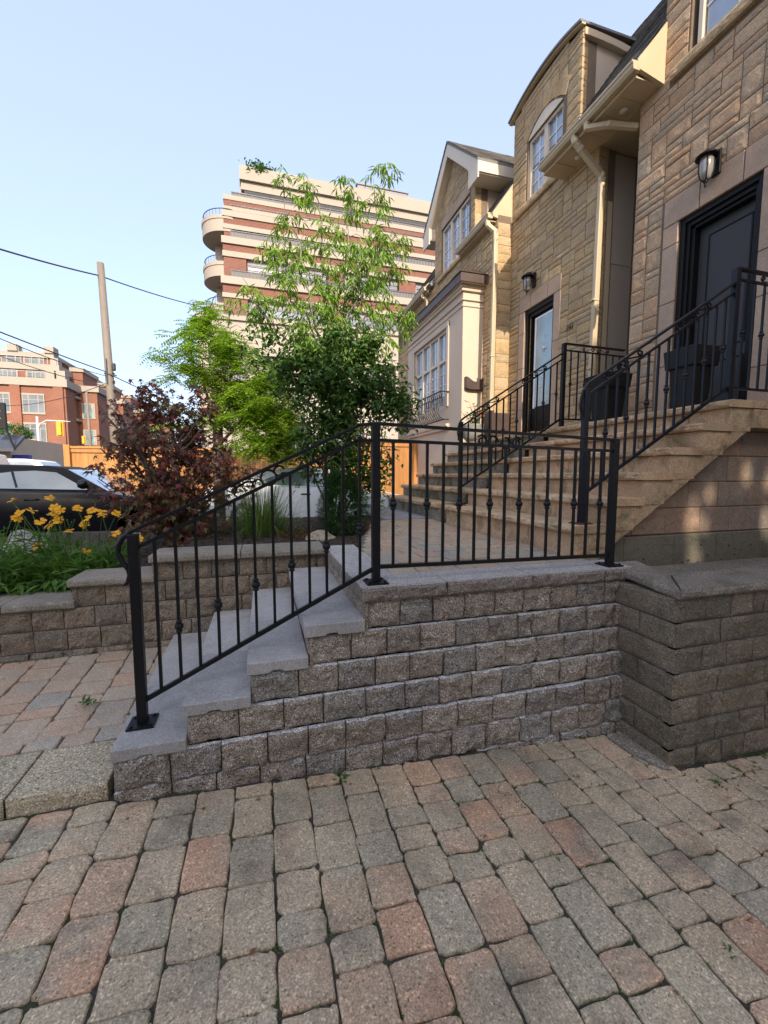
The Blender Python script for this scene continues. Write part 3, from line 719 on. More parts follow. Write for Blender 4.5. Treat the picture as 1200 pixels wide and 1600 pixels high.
def stair_rail(y, label, mat, x_end):
    t = thing('stair_railing', (3.1,y,1.1), label, 'railing', 'railings on the stone staircase')
    post(t, mat, 2.40, y, 1.115, 2.16, .042, True, True); post(t, mat, 3.885, y, 2.13, 3.235, .05, False)
    mb = MB(); mb.bar((2.42,y,2.20),(3.87,y,3.115),.036,.018)
    mb.tube([(2.44,y,2.212),(2.405,y,2.185),(2.375,y,2.14),(2.358,y,2.08),(2.355,y,2.02),(2.365,y,1.97),(2.36,y,1.93)], [.013,.013,.013,.012,.012,.01,.008], 8)
    mb.bar((3.885,y,3.235),(x_end,y,3.225),.04,.02); mb.build('top_rail', mat, t, bevel=.002)
    mb = MB(); mb.bar((2.42,y,2.115),(3.87,y,3.035),.018); mb.bar((3.90,y,3.15),(x_end,y,3.14),.018); mb.build('middle_rail', mat, t)
    mb = MB(); mb.bar((2.41,y,1.35),(3.885,y,2.262),.024); mb.bar((3.885,y,2.25),(x_end,y,2.25),.02); mb.build('bottom_rail', mat, t)
    for k in range(14):
        x = 2.40+1.485*(k+1)/15; zb = zl(x,(2.41,1.35),(3.885,2.262)); zt = zl(x,(2.42,2.115),(3.87,3.035))
        baluster(t, mat, (x,y,zb), (x,y,zt), .015, (zb+zt)/2-.02 if k % 2 else None)
    n = int((x_end-3.9)/.115)
    for k in range(n):
        x = 3.885+.115*(k+1); baluster(t, mat, (x,y,2.25), (x,y,3.145), .015, 2.72 if k % 2 == 0 else None)
    d = V((1.45,0,.918)).normalized(); nn = V((-d.z,0,d.x))
    for f in (.22,.70):
        mb = MB()
        c = V((2.42,y,2.158))+d*(1.715*f)
        for s_ in (-1,1):
            mb.tube(spiral(c+d*(.035*s_), .026, .014, math.pi*(0 if s_ < 0 else 1), .9, 18, d, nn), .0075, 6)
            e = c+d*(.19*s_)
            mb.tube(spiral(e, .026, .008, -math.pi/2*s_, 1.2*s_, 20, d, nn), .0075, 6)
            mb.tube([c+d*(.06*s_)+nn*(.02*s_), c+d*(.12*s_)+nn*.0, e-nn*(.026*s_)], .0065, 6)
        ring_(mb, c, .03, .0055, d, nn); mb.build('scroll', mat, t)
    c = V((4.40,y,3.186)); mb = MB()
    for s_ in (-1,1):
        for off, r0 in ((.05,.027),(.20,.022)):
            mb.tube(spiral(c+V((off*s_,0,0)), r0, .010, math.pi*(0 if s_ < 0 else 1), 1.1, 20), .0075, 6)
        mb.tube([c+V((.07*s_,0,.02)), c+V((.13*s_,0,-.015)), c+V((.20*s_,0,-.024))], .0045, 6)
    mb.build('scroll', mat, t)
    return t
stair_rail(2.70, 'dark iron railing on the near side of the stone stairs, nearest the plain door', M['bluemetal'], 4.88)
stair_rail(4.80, 'iron railing on the far side of the stone stairs, before the glazed door', M['black'], 4.88)

# ------------------------------------------------------------------ stone staircases
def nose_slab(mb, x0, x1, y0, y1, z0, z1, seed):
    mb.box(x0+.012, x1, y0, y1, z0, z1)
    n = int((y1-y0)*14)
    rough(mb, (x0,y1,z0+.001), (0,-1,0), (0,0,1), (-1,0,0), y1-y0, z1-z0-.002, .014, .022, n*2, 4, .003, 0, seed, 17)
def staircase(y0, y1, mat_r, mat_t, label, stringer):
    t = thing('stone_staircase', (3.0,(y0+y1)/2,.88), label, 'staircase')
    for k in range(6):
        xn = 2.24+.305*k; zt = 1.115+.203*k if k < 5 else 2.13
        x1 = 4.9 if k == 5 else xn+.36
        mb = MB(); nose_slab(mb, xn, x1, y0-.015 if stringer else y0, y1, zt-.062, zt, k*3+y0); mb.build('porch_slab' if k == 5 else 'tread', mat_t, t, bevel=.004)
        zb = (1.115+.203*(k-1)) if k else .80
        mb = MB(); y = y0+.005; xr = xn+.05
        while y < y1-.01:
            L = min(R.uniform(.35,.75), y1-y)
            if y1-y-L < .1: L = y1-y
            mb.box(xr, xr+.12, y+.002, y+L-.003, zb-.01, zt-.064); y += L
        mb.build('riser', mat_r, t, bevel=.004)
    mb = MB()
    if stringer:
        poly = [(2.33,.70),(2.60,.925),(4.05,1.90),(4.9,1.90),(4.9,2.066)]
        for k in range(5,-1,-1):
            xn = 2.24+.305*k; zt = 1.115+.203*k if k < 5 else 2.13
            poly.append((xn+.06, zt-.064)); 
            if k: poly.append((xn+.06, 1.115+.203*(k-1)-.064))
        poly.append((2.30,.70))
        mb.prism([(x,y0+.01,z) for x,z in poly], (0,.16,0))
        # upright joints on the side stones
        o = mb.build('stringer', M['sand'], t)
        mb = MB()
        for k in range(5):
            xn = 2.24+.305*k; zt = 1.115+.203*k
            rough(mb, (xn+.055,y0+.006,zt-.19), (1,0,0), (0,0,1), (0,-1,0), .27, .125, .02, .006, 6, 4, .004, .004, k)
            rough(mb, (xn+.34,y0+.006,zt-.055), (1,0,0), (0,0,1), (0,-1,0), .24, .19, .02, .006, 6, 4, .004, .006, k+9)
        mb.build('side_stone', M['sand'], o)
        mb = MB(); mb.prism([(4.05,y0+.02,1.905),(4.9,y0+.02,1.905),(4.9,y0+.02,2.06),(4.05,y0+.02,2.06)], (0,-.03,0)); mb.build('porch_fascia', M['sand'], t)
    else:
        mb.box(2.95, 4.9, y0+.01, y1-.01, .6, 1.29); mb.build('base', mat_r, t)
    return t
staircase(2.60, 4.97, M['sand'], M['sand'], 'wide sandstone staircase with rough treads leading to the plain black door', True)
staircase(5.22, 7.60, M['sand_shaded'], M['sand'], 'shadier sandstone staircase further back leading to the glazed door', False)
fw = thing('foundation_wall', (3.8,2.75,.6), 'concrete footing and squared stone block wall beneath the near staircase', 'wall')
mb = MB(); mb.box(2.40, 5.2, 2.72, 3.1, .3, .985); cb_ = mb.build('concrete_base', M['concrete'], fw, bevel=.006)
mb = MB()
for x in (2.86,3.4,3.9,4.5): mb.box(x,x+.006,2.7165,2.7185,.6,.975)
mb.box(3.2,3.62,2.7165,2.7185,.90,.903)
mb.build('seam', M['concrete'], cb_)
mb = MB()
for k in range(16):
    x = R.uniform(2.8,4.6); z = R.uniform(.66,.9); mb.prism([(x+.011*math.cos(a)*R.uniform(.6,1.2),2.7182,z+.011*math.sin(a)*R.uniform(.6,1.2)) for a in (0,1,2,3,4,5)], (0,-.0012,0))
mb.build('pit', M['t_dark'], cb_)
mb = MB(); HB = .225; zz = .99; r_ = 0
while zz < 2.0:
    x = 2.35-(r_ % 2)*.17
    while x < 4.95:
        w_ = R.choice((.28,.36,.40,.33))
        xl = x+.003
        while xl < x+w_ and 1.115+.203*math.floor((xl-2.30)/.305) < zz+HB+.10: xl += .02
        if x+w_-xl > .05: mb.box(xl, x+w_-.003, 2.74+R.uniform(0,.006), 2.9, zz+.003, zz+HB-.003)
        x += w_
    zz += HB; r_ += 1
mb.build('blocks', M['found'], fw, bevel=.006)
mb = MB(); mb.prism([(2.55,2.752,.99),(5.1,2.752,.99),(5.1,2.752,2.02),(4.05,2.752,2.0)], (0,.12,0)); mb.build('mortar', M['mortar'], fw)

# ------------------------------------------------------------------ houses
def ashlar(mb, X, u0, u1, v0, v1, inside, axis='Y', cu=.105, cv=.083, sizes=None, seed=0, depth=.03, proud=.009, quoin=None):
    """random coursed stones on the plane x = X (facing -x) or, axis 'X', on y = X (facing -y)"""
    rr = random.Random(seed); nu = int(round((u1-u0)/cu)); nv = int(round((v1-v0)/cv)); cu = (u1-u0)/nu; cv = (v1-v0)/nv
    occ = [[not inside(u0+(i+.5)*cu, v0+(j+.5)*cv) for i in range(nu)] for j in range(nv)]
    sizes = sizes or [(3,1),(4,1),(2,1),(3,2),(2,2),(4,2),(5,1),(3,1),(4,1),(2,3),(3,2)]
    for j in range(nv):
        for i in range(nu):
            if occ[j][i]: continue
            ch = sizes[:]; rr.shuffle(ch); ch.append((1,1))
            for w_, h_ in ch:
                if i+w_ <= nu and j+h_ <= nv and not any(occ[j+b_][i+a] for a in range(w_) for b_ in range(h_)): 
                    # do not leave slivers
                    if i+w_ == nu-1 or (i+w_ < nu-1 and not occ[j][i+w_] and i+w_+1 < nu and occ[j][i+w_+1]):
                        if w_ > 1: continue
                    break
            for a in range(w_):
                for b_ in range(h_): occ[j+b_][i+a] = True
            g = .006; uu = u0+i*cu; vv = v0+j*cv; W = w_*cu; H = h_*cv
            if axis == 'Y': rough(mb, (X, uu+W-g, vv+g), (0,-1,0), (0,0,1), (-1,0,0), W-2*g, H-2*g, depth, .005, 1+w_*2, 1+h_*2, .004, proud+rr.uniform(-.003,.003), rr.random()*60, 11)
            else: rough(mb, (uu+g, X, vv+g), (1,0,0), (0,0,1), (0,-1,0), W-2*g, H-2*g, depth, .005, 1+w_*2, 1+h_*2, .004, proud+rr.uniform(-.003,.003), rr.random()*60, 11)
def wallgrid(mb, x0, x1, ys, zs, hole):
    ys = sorted(set(ys)); zs = sorted(set(zs))
    for a, b_ in zip(ys[:-1], ys[1:]):
        for c, d in zip(zs[:-1], zs[1:]):
            if not hole((a+b_)/2, (c+d)/2): mb.box(x0, x1, a, b_, c, d)
def window(par, x, y0, y1, z0, z1, nu, nv, lights=2, arch=0., glass='glass', transom=None, name='window'):
    """frame on the wall opening, facing -x"""
    f = MB(); t = .055
    f.box(x-.02, x+.06, y0, y0+t, z0, z1); f.box(x-.02, x+.06, y1-t, y1, z0, z1)
    f.box(x-.02, x+.06, y0+t, y1-t, z0, z0+t); f.box(x-.02, x+.06, y0+t, y1-t, z1-t, z1)
    L = (y1-y0-t)/lights; g = MB(); mu = MB()
    for k in range(lights):
        a = y0+t/2+k*L; b_ = a+L
        if k: f.box(x-.024, x+.058, a-.045, a+.045, z0+t, z1-t)
        zz = [(z0+t, z1-t)] if transom is None else [(z0+t, transom-.03), (transom+.03, z1-t)]
        for (c, d) in zz:
            n_v = nv if (transom is None or c < transom-.1) else max(1, nv//3)
            ga, gb = a+.04, b_-.04
            g.box(x+.03, x+.036, ga, gb, c, d)
            for i in range(1, nu): yy = ga+(gb-ga)*i/nu; mu.box(x+.018, x+.034, yy-.009, yy+.009, c, d)
            for j in range(1, n_v): zq = c+(d-c)*j/n_v; mu.box(x+.0165, x+.033, ga, gb, zq-.009, zq+.009)
    if transom is not None: f.box(x-.022, x+.059, y0+t, y1-t, transom-.035, transom+.035)
    if arch:
        n = 14; cy = (y0+y1)/2; hw = (y1-y0)/2
        f.prism([(x-.062, y0, z1+.001)]+[(x-.062, y0+(y1-y0)*i/n, z1+.002+arch*(1-((y0+(y1-y0)*i/n-cy)/hw)**2)) for i in range(n+1)]+[(x-.062,y1,z1+.001)], (.05,0,0))
    o = f.build(name, M['cream_w'], par, bevel=.004)
    g.build('pane', M[glass], o); mu.build('muntin', M['white'], o)
    return o
def shingles(mb, o, u, v, n, W, H, sw=.30, sh=.14, skip=None):
    """shingle tabs: u along the eave, v up the slope"""
    o = V(o); u = V(u).normalized(); v = V(v).normalized(); n = V(n).normalized(); j = 0; y = 0
    while y < H:
        x = -R.uniform(0,sw)
        while x < W:
            w_ = sw*R.uniform(.6,1.1); a = max(0,x); b_ = min(W,x+w_-.006); hh = min(sh*1.25, H-y)
            if b_-a > .02 and not (skip and skip((a+b_)/2, y)):
                p = o+u*a+v*y+n*(.012+R.uniform(0,.006)); q = o+u*b_+v*y+n*(.012+R.uniform(0,.006))
                p2 = o+u*a+v*(y+hh)+n*.002; q2 = o+u*b_+v*(y+hh)+n*.002; dn = n*-.012
                mb.add([p,q,q2,p2,p+dn,q+dn], [(0,1,2,3),(0,4,5,1)])
            x += w_
        y += sh
def gutter(par, x, y0, y1, z, name='gutter'):
    mb = MB(); prof = [(0,0),(.02,-.085),(.075,-.10),(.10,-.10),(.10,-.0),(.09,.0),(.09,-.085),(.03,-.07),(.012,.0)]
    prof = [(-.012,.008),(-.012,-.015),(.002,-.03),(.006,-.06),(.03,-.095),(.11,-.095),(.11,.0),(.10,.0),(.10,-.085),(.035,-.085),(.006,-.0)]
    mb.prism([(x+a, y0, z+b_) for a, b_ in prof], (0,y1-y0,0))
    mb.box(x+.004, x+.106, y0-.003, y0-.001, z-.092, z+.002); mb.box(x+.004, x+.106, y1+.001, y1+.003, z-.092, z+.002)
    return mb.build(name, M['cream'], par)
def spout(par, pts, w=.075):
    mb = MB()
    for a, b_ in zip(pts[:-1], pts[1:]): mb.bar(a, b_, w, w*.8, (0,1,0))
    for p in pts[1:-1]:
        mb.lathe(p[0], p[1], [(w*.52,p[2]-w*.45),(w*.60,p[2]-w*.1),(w*.60,p[2]+w*.1),(w*.52,p[2]+w*.45)], 8)
    for zc in (pts[-1][2]+.9, pts[-1][2]+1.9): 
        if zc < pts[-2][2]: mb.box(pts[-1][0]-w*.6, pts[-1][0]+w*.6, pts[-1][1]-w*.5, pts[-1][1]+w*.5, zc, zc+.03)
    return mb.build('downspout', M['cream'], par, bevel=.012, seg=2)
XF = 4.90
# --- near house, pink stone
hr = thing('stone_house', (4.9,2.2,.3), 'nearest house of the row, pinkish stone front with a plain charcoal door', 'house', 'row of stone houses')
def inR(y, z):
    if 3.02 < y < 4.30 and z < 4.86: return False
    if y < 4.10 and 2.35 < y and z > 6.37: return False
    if y < 4.36 and 2.3 < y and 6.2 < z < 6.4: return False
    if y > 4.42 and z > 6.36: return False
    return True
mb = MB(); wallgrid(mb, XF, XF+.3, [-.6,2.4,3.21,4.10,4.42,4.75], [0,2.13,4.55,6.37,7.9,9.4], lambda y,z: (3.21<y<4.10 and 2.13<z<4.55) or (2.4<y<4.04 and 6.37<z<7.9) or (y>4.42 and z>6.37))
mb.box(XF+.3, 11, 4.55, 4.75, 0, 6.37); mb.box(XF+.6, 11, -.6, 4.5, 0, 2.0); mb.box(XF+.7, 11, -.6, 4.54, 2.0, 6.9); mb.box(XF+.3, 11, -.6, 4.40, 6.9, 9.4)
w_r = mb.build('wall', M['mortar'], hr)
mb = MB(); ashlar(mb, XF, -.4, 4.75, 2.13, 9.35, inR, seed=5); ashlar(mb, 4.75, XF, XF+.4, 2.1, 6.3, lambda a,b_: False, 'X'); mb.build('stonework', M['stoneR'], w_r)
mb = MB()
for a, b_, c, d in ((4.10,4.30,2.14,2.85),(4.10,4.30,2.856,3.62),(4.10,4.30,3.626,4.30),(4.10,4.30,4.306,4.545),(3.01,3.21,2.14,2.60),(3.01,3.21,2.606,3.30),(3.01,3.21,3.306,3.75),(3.01,3.21,3.756,4.545),(3.86,4.30,4.553,4.86),(3.40,3.855,4.553,4.86),(3.01,3.395,4.553,4.86)):
    mb.box(XF-.018, XF+.10, a+.002, b_-.002, c, d)
mb.build('door_surround', M['surround'], w_r, bevel=.006)
mb = MB(); 
mb.box(XF+.02, XF+.16, 4.04, 4.10, 2.13, 4.55); mb.box(XF+.02, XF+.16, 3.21, 3.27, 2.13, 4.55); mb.box(XF+.02, XF+.16, 3.27, 4.04, 4.49, 4.55)
mb.box(XF+.05, XF+.17, 4.00, 4.04, 2.13, 4.49); mb.box(XF+.05, XF+.17, 3.27, 3.31, 2.13, 4.49); mb.box(XF+.05, XF+.17, 3.31, 4.00, 4.44, 4.49)
mb.box(XF+.08, XF+.18, 3.96, 4.00, 2.13, 4.44); mb.box(XF+.08, XF+.18, 3.31, 4.00, 4.40, 4.44)
fr_ = mb.build('door_frame', M['doorframe'], hr, bevel=.004)
mb = MB(); mb.box(XF+.17, XF+.22, 3.31, 3.96, 2.14, 4.40)
dz = mb.build('door', M['door'], hr)
mb = MB()
for a, b_, c, d in ((3.39,3.86,2.95,4.29),(3.39,3.86,2.28,2.82)):
    mb.box(XF+.163,XF+.1695,a,a+.02,c,d); mb.box(XF+.163,XF+.1695,b_-.02,b_,c,d); mb.box(XF+.163,XF+.1695,a+.02,b_-.02,c,c+.02); mb.box(XF+.163,XF+.1695,a+.02,b_-.02,d-.02,d)
mb.build('panel_moulding', M['doorframe'], dz, bevel=.003)
mb = MB(); mb.lathe(XF+.14, 3.345, [(.012,2.98),(.012,3.26)], 8); mb.box(XF+.14,XF+.17,3.338,3.352,3.0,3.015); mb.box(XF+.14,XF+.17,3.338,3.352,3.22,3.235); mb.build('handle', M['doorframe'], dz, smooth=True)
window(hr, XF+.05, 2.42, 4.04, 6.38, 7.9, 2, 4, 2)
mb = MB(); rough(mb, (XF-.06,4.30,6.24), (0,-1,0), (0,0,1), (-1,0,0), 2.05, .12, .10, .010, 34, 4, .008, .004, 3); mb.box(XF-.055,XF+.06,2.25,4.298,6.245,6.365); mb.build('sill', M['sand'], hr)
# eave between the two wall dormers
zg = 6.47
def mans(x): return 6.47+1.35*(x-4.45)
mb = MB(); mb.prism([(4.47,4.405,6.40),(4.955,4.405,6.30),(4.955,4.405,7.10),(4.47,4.405,6.50)], (0,.05,0)); mb.build('eave_cheek', M['cream'], hr)
mb = MB(); mb.box(4.50, 4.905, 4.455, 5.30, 6.335, 6.35)
for yy in (4.72,5.0): mb.box(4.50,4.905,yy,yy+.012,6.329,6.334)
sof = mb.build('soffit', M['soffit'], hr)
mb = MB(); mb.box(4.5,4.53,4.455,5.30,6.351,6.45); mb.build('fascia', M['cream'], sof)
mb = MB(); mb.lathe(4.74, 4.86, [(.055,6.322),(.05,6.330),(.04,6.3335)], 16); mb.build('recessed_light', M['white'], sof, smooth=True)
gutter(hr, 4.40, 4.41, 5.275, zg)
mb = MB(); nrm = V((-1.35,0,1)).normalized(); up = V((1,0,1.35)).normalized()
mb.prism([(4.47,4.42,6.47),(6.85,4.42,9.68),(11,4.42,9.75),(11,4.42,9.6),(6.9,4.42,9.55),(4.55,4.42,6.40)], (0,.9,0))
mb.prism([(4.98,5.32,7.157),(6.85,5.32,9.68),(11,5.32,9.75),(11,5.32,9.6),(6.9,5.32,9.55),(5.05,5.32,7.08)], (0,4.2,0))
shingles(mb, (4.47,4.42,6.475), (0,1,0), up, nrm, .9, 3.95)
shingles(mb, (4.98,5.32,7.165), (0,1,0), up, nrm, 4.2, 3.1)
mb.build('roof', M['shingle'], hr)
spout(hr, [(4.45,5.20,6.38),(4.45,5.20,6.30),(4.62,4.98,6.22),(4.93,4.80,6.12)], .075)

# --- middle house, golden stone
hm = thing('stone_house', (4.9,6.6,.3), 'middle house of the row, golden stone front with an arched wall dormer and glazed door', 'house', 'row of stone houses')
def arcz(y): return 8.36+.17*(1-((y-6.81)/.93)**2)
def inM(y, z):
    if 6.16 < y < 7.36 and z < 4.86: return False
    if 6.24 < y < 7.26 and 6.5 < z < 7.66+.23*max(0,1-((y-6.76)/.5)**2): return False
    if 6.15 < y < 7.58 and 6.44 < z < 6.57: return False
    if z > 6.36 and y < 5.93: return False
    if z > arcz(y)-.045: return False
    return True
mb = MB(); wallgrid(mb, XF, XF+.3, [5.45,5.93,6.29,6.35,7.18,7.23,7.70], [0,2.13,4.61,6.36,6.58,7.66,8.30], lambda y,z: (6.35<y<7.18 and 2.13<z<4.61) or (6.29<y<7.23 and 6.58<z<7.66) or (y<5.93 and z>6.36))
n = 16; ys = [5.93+1.77*i/n for i in range(n+1)]
mb.prism([(XF,5.93,8.301)]+[(XF,y,arcz(y)-.06) for y in ys]+[(XF,7.70,8.301)], (.3,0,0))
mb.box(XF+.7, 11, 5.46, 7.69, 2.0, 7.2); mb.box(XF+.3, 11, 5.50, 7.69, 0, 2.0)
w_m = mb.build('wall', M['mortar'], hm)
mb = MB(); ashlar(mb, XF, 5.45, 7.70, 2.13, 8.53, inM, seed=9)
zc = 2.13
while zc < 6.3:
    h_ = R.choice((.083,.166,.166,.25)); rough(mb, (XF-.005,5.45,zc+.004), (1,0,0), (0,0,1), (0,-1,0), .17, h_-.008, .03, .007, 4, 4, .005, .012, zc); zc += h_
zc = 6.4
while zc < 8.2:
    h_ = R.choice((.083,.166,.166,.25)); rough(mb, (XF-.005,5.93,zc+.004), (1,0,0), (0,0,1), (0,-1,0), .14, min(h_,8.33-zc)-.008, .03, .007, 4, 4, .005, .008, zc); zc += h_
mb.build('stonework', M['stoneM'], w_m)
va = MB(); mb = MB()   # voussoirs over the window
for i in range(9):
    a = -.52+1.04*i/9; b_ = a+1.04/9; zz = lambda t: 7.67+.22*(1-(t/.52)**2)
    va.prism([(XF-.018,6.76+a+.003,zz(a)),(XF-.018,6.76+b_-.003,zz(b_)),(XF-.018,6.76+b_*1.22-.003,zz(b_)+.20),(XF-.018,6.76+a*1.22+.003,zz(a)+.20)], (.08,0,0))
for a, b_, c, d in ((7.18,7.36,2.14,2.75),(7.18,7.36,2.756,3.55),(7.18,7.36,3.556,4.2),(7.18,7.36,4.206,4.605),(6.17,6.35,2.14,2.9),(6.17,6.35,2.906,3.8),(6.17,6.35,3.806,4.605),(6.17,6.52,4.613,4.87),(6.525,7.0,4.613,4.87),(7.005,7.36,4.613,4.87)):
    mb.box(XF-.018, XF+.10, a+.002, b_-.002, c, d)
mb.build('door_surround', M['surround'], w_m, bevel=.006); va.build('window_arch', M['stoneM'], w_m, bevel=.004)
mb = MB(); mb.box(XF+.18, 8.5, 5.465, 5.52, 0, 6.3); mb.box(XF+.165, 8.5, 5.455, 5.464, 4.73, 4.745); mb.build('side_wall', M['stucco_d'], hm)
mb = MB(); mb.box(XF+.19, XF+.27, 5.435, 5.462, 2.0, 5.6); mb.build('corner_trim', M['cream'], hm)
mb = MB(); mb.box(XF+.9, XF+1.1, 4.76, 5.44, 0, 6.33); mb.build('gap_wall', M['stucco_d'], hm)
mb = MB(); mb.box(4.90, 8.5, 4.7, 5.5, 6.33, 6.42); mb.build('gap_roof', M['soffit'], hm)
# door
mb = MB(); mb.box(XF+.02,XF+.16,7.11,7.18,2.13,4.61); mb.box(XF+.02,XF+.16,6.35,6.41,2.13,4.61); mb.box(XF+.02,XF+.16,6.41,7.11,4.53,4.61); mb.box(XF+.05,XF+.17,7.05,7.11,2.13,4.53); mb.box(XF+.05,XF+.17,6.41,7.05,4.46,4.53)
mb.build('door_frame', M['doorframe'], hm, bevel=.004)
mb = MB(); mb.box(XF+.10,XF+.15,6.42,7.04,2.14,4.46); dm = mb.build('door', M['doorframe'], hm)
mb = MB(); mb.box(XF+.085,XF+.0995,6.94,6.985,2.76,4.42); mb.box(XF+.085,XF+.0995,6.47,6.94,4.385,4.42); mb.build('glass_trim', M['white'], dm)
mb = MB(); mb.box(XF+.090,XF+.0995,6.47,6.939,2.78,4.384); gl = mb.build('glass', M['glass_teal'], dm)
mb = MB()
for c_, tn in (((XF+.088,6.72,3.9),1),((XF+.088,6.72,3.2),-1)):
    for a0 in (0,2.1,4.2): mb.tube(spiral(V(c_)+V((0,.06*math.cos(a0),.16*math.sin(a0))), .07, .015, a0, 1.1*tn, 16, (0,1,0), (0,0,1)), .004, 5)
mb.lathe(XF+.082, 6.70, [(.002,3.75),(.045,3.80),(.002,3.85)], 10); mb.build('etching', M['white'], gl)
mb = MB(); mb.box(XF+.0485,XF+.0495,7.062,7.072,2.16,4.44)
for zc in (2.95,3.05,3.12): mb.lathe(XF+.06, 7.03, [(.012,zc-.02),(.02,zc),(.012,zc+.02)], 8)
mb.build('handle', M['brass'], dm)
window(hm, XF+.05, 6.29, 7.23, 6.585, 7.66, 2, 4, 2, arch=.20)
mb = MB(); rough(mb, (XF-.06,7.54,6.45), (0,-1,0), (0,0,1), (-1,0,0), 1.35, .125, .10, .010, 24, 4, .008, .004, 6); mb.box(XF-.055,XF+.06,6.192,7.538,6.455,6.57); mb.build('sill', M['sand'], hm)
# dormer
mb = MB(); mb.box(XF+.3, 7.2, 7.64, 7.69, 6.6, 8.26); mb.build('dormer_side', M['stucco'], hm); mb = MB(); mb.box(XF+.15, 7.2, 5.945, 6.0, 6.6, 8.26); dmr = mb.build('dormer_side', M['stucco'], hm)
mb = MB(); ys2 = [5.84+1.95*i/20 for i in range(21)]
def arco(y): return 8.37+.17*(1-((y-6.815)/.975)**2)
mb.prism([(XF-.10,y,arco(y)+.03) for y in ys2]+[(XF-.10,y,arco(y)-.005) for y in reversed(ys2)], (2.6,0,0))
rf = mb.build('dormer_roof', M['shingle'], hm)
mb = MB()
mb.prism([(XF-.07,y,arco(y)-.006) for y in ys2]+[(XF-.07,y,arco(y)-.03) for y in reversed(ys2)], (.07,0,0))
pts = [(XF+.015+1.9*i/12, 8.36-.02-.30*(i/12)**2) for i in range(13)]
mb.prism([(x,5.86,z) for x,z in pts]+[(x,5.86,z-.10) for x,z in reversed(pts)], (0,.12,0))
mb.build('dormer_trim', M['cream'], rf)
mb = MB(); mb.box(4.50, 4.905, 5.305, 6.20, 6.335, 6.35)
for yy in (5.6,5.9): mb.box(4.50,4.905,yy,yy+.012,6.329,6.334)
sof = mb.build('soffit', M['soffit'], hm)
mb = MB(); mb.box(4.5,4.53,5.305,6.20,6.351,6.45); mb.build('fascia', M['cream'], sof)
mb = MB(); mb.lathe(4.74, 5.7, [(.055,6.322),(.05,6.330),(.04,6.3335)], 16); mb.build('recessed_light', M['white'], sof, smooth=True)
gutter(hm, 4.40, 5.285, 6.20, zg+.012)
mb = MB(); mb.prism([(4.47,5.33,6.47),(4.98,5.33,7.16),(4.98,5.33,7.02),(4.55,5.33,6.42)], (0,.6,0)); shingles(mb, (4.47,5.33,6.475), (0,1,0), up, nrm, .6, .86)
mb.build('roof', M['shingle'], hm)
spout(hm, [(4.46,5.46,6.38),(4.46,5.44,6.30),(4.55,5.42,6.20),(4.90,5.38,5.88),(4.90,5.38,5.75),(4.86,5.38,2.2)], .085)
# script style house number
def text_obj(s, size, name, mat, parent, loc, rot, depth=.006):
    cu = bpy.data.curves.new(name, 'FONT'); cu.body = s; cu.size = size; cu.extrude = depth; cu.align_x = 'LEFT'; cu.shear = .3
    t = bpy.data.objects.new(name, cu); COL.objects.link(t); bpy.context.view_layer.update()
    me = bpy.data.meshes.new_from_object(t.evaluated_get(bpy.context.evaluated_depsgraph_get()))
    bpy.data.objects.remove(t); me.materials.clear(); me.materials.append(mat)
    me.transform(Matrix.Translation(V(loc)-V(parent['_o'])) @ rot.to_matrix().to_4x4())
    o = bpy.data.objects.new(name, me); COL.objects.link(o); o.parent = parent; o['_o'] = tuple(parent['_o'])
    return o
from mathutils import Euler
text_obj('741', .13, 'house_number', M['brownmetal'], hm, (XF-.03,6.02,3.86), Euler((math.pi/2,0,-math.pi/2)))

# --- third house with gable and rendered bay
X3 = 4.58
hg = thing('stone_house', (4.6,10,.3), 'furthest house of the row, steep gable over a pale rendered bay window', 'house', 'row of stone houses')
GY, GH = 9.74, 1.52
def gabz(y): return 9.33-(abs(y-GY))*(9.33-7.98)/GH
def inG(y, z):
    if 8.90 < y < 10.45 and 6.55 < z < 7.95: return False
    if z > 6.58 and (y < 8.66 or y > 10.84): return False
    if z > gabz(y)-.14: return False
    if 8.2 < y < 11.7 and z < 5.6: return False
    return True
mb = MB(); wallgrid(mb, X3, X3+.3, [7.70,8.66,8.93,10.42,10.84,14], [0,2.13,6.6,7.74,7.95], lambda y,z: (8.93<y<10.42 and 6.6<z<7.74) or (z>6.6 and (y<8.66 or y>10.84)))
mb.prism([(X3,8.66,7.951),(X3,10.84,7.951),(X3,10.84,gabz(10.84)-.06),(X3,GY,9.27),(X3,8.66,gabz(8.66)-.06)], (.3,0,0))
mb.box(X3+.3, 11, 7.705, 14, 0, 6.5); mb.box(X3+.7, 8, 8.67, 10.83, 6.5, 7.95)
w_g = mb.build('wall', M['mortar'], hg)
mb = MB(); ashlar(mb, X3, 7.70, 14, 2.13, 9.35, inG, seed=21)
zc = 2.0
while zc < 6.45:
    h_ = R.choice((.166,.166,.25,.30)); rough(mb, (X3,7.70,zc+.004), (1,0,0), (0,0,1), (0,-1,0), .32, min(h_,6.5-zc)-.008, .03, .009, 6, 4, .005, .012, zc+.2); zc += h_
zc = 6.6
while zc < 7.9:
    h_ = R.choice((.083,.166,.166,.25)); rough(mb, (X3-.005,8.66,zc+.004), (1,0,0), (0,0,1), (0,-1,0), .15, h_-.008, .03, .007, 4, 4, .005, .008, zc); zc += h_
mb.build('stonework', M['stoneM'], w_g)
mb = MB(); mb.box(X3-.018,X3+.1,8.90,10.45,7.745,7.95); mb.build('lintel', M['surround'], w_g, bevel=.006)
window(hg, X3+.05, 8.93, 10.42, 6.62, 7.735, 2, 4, 3)
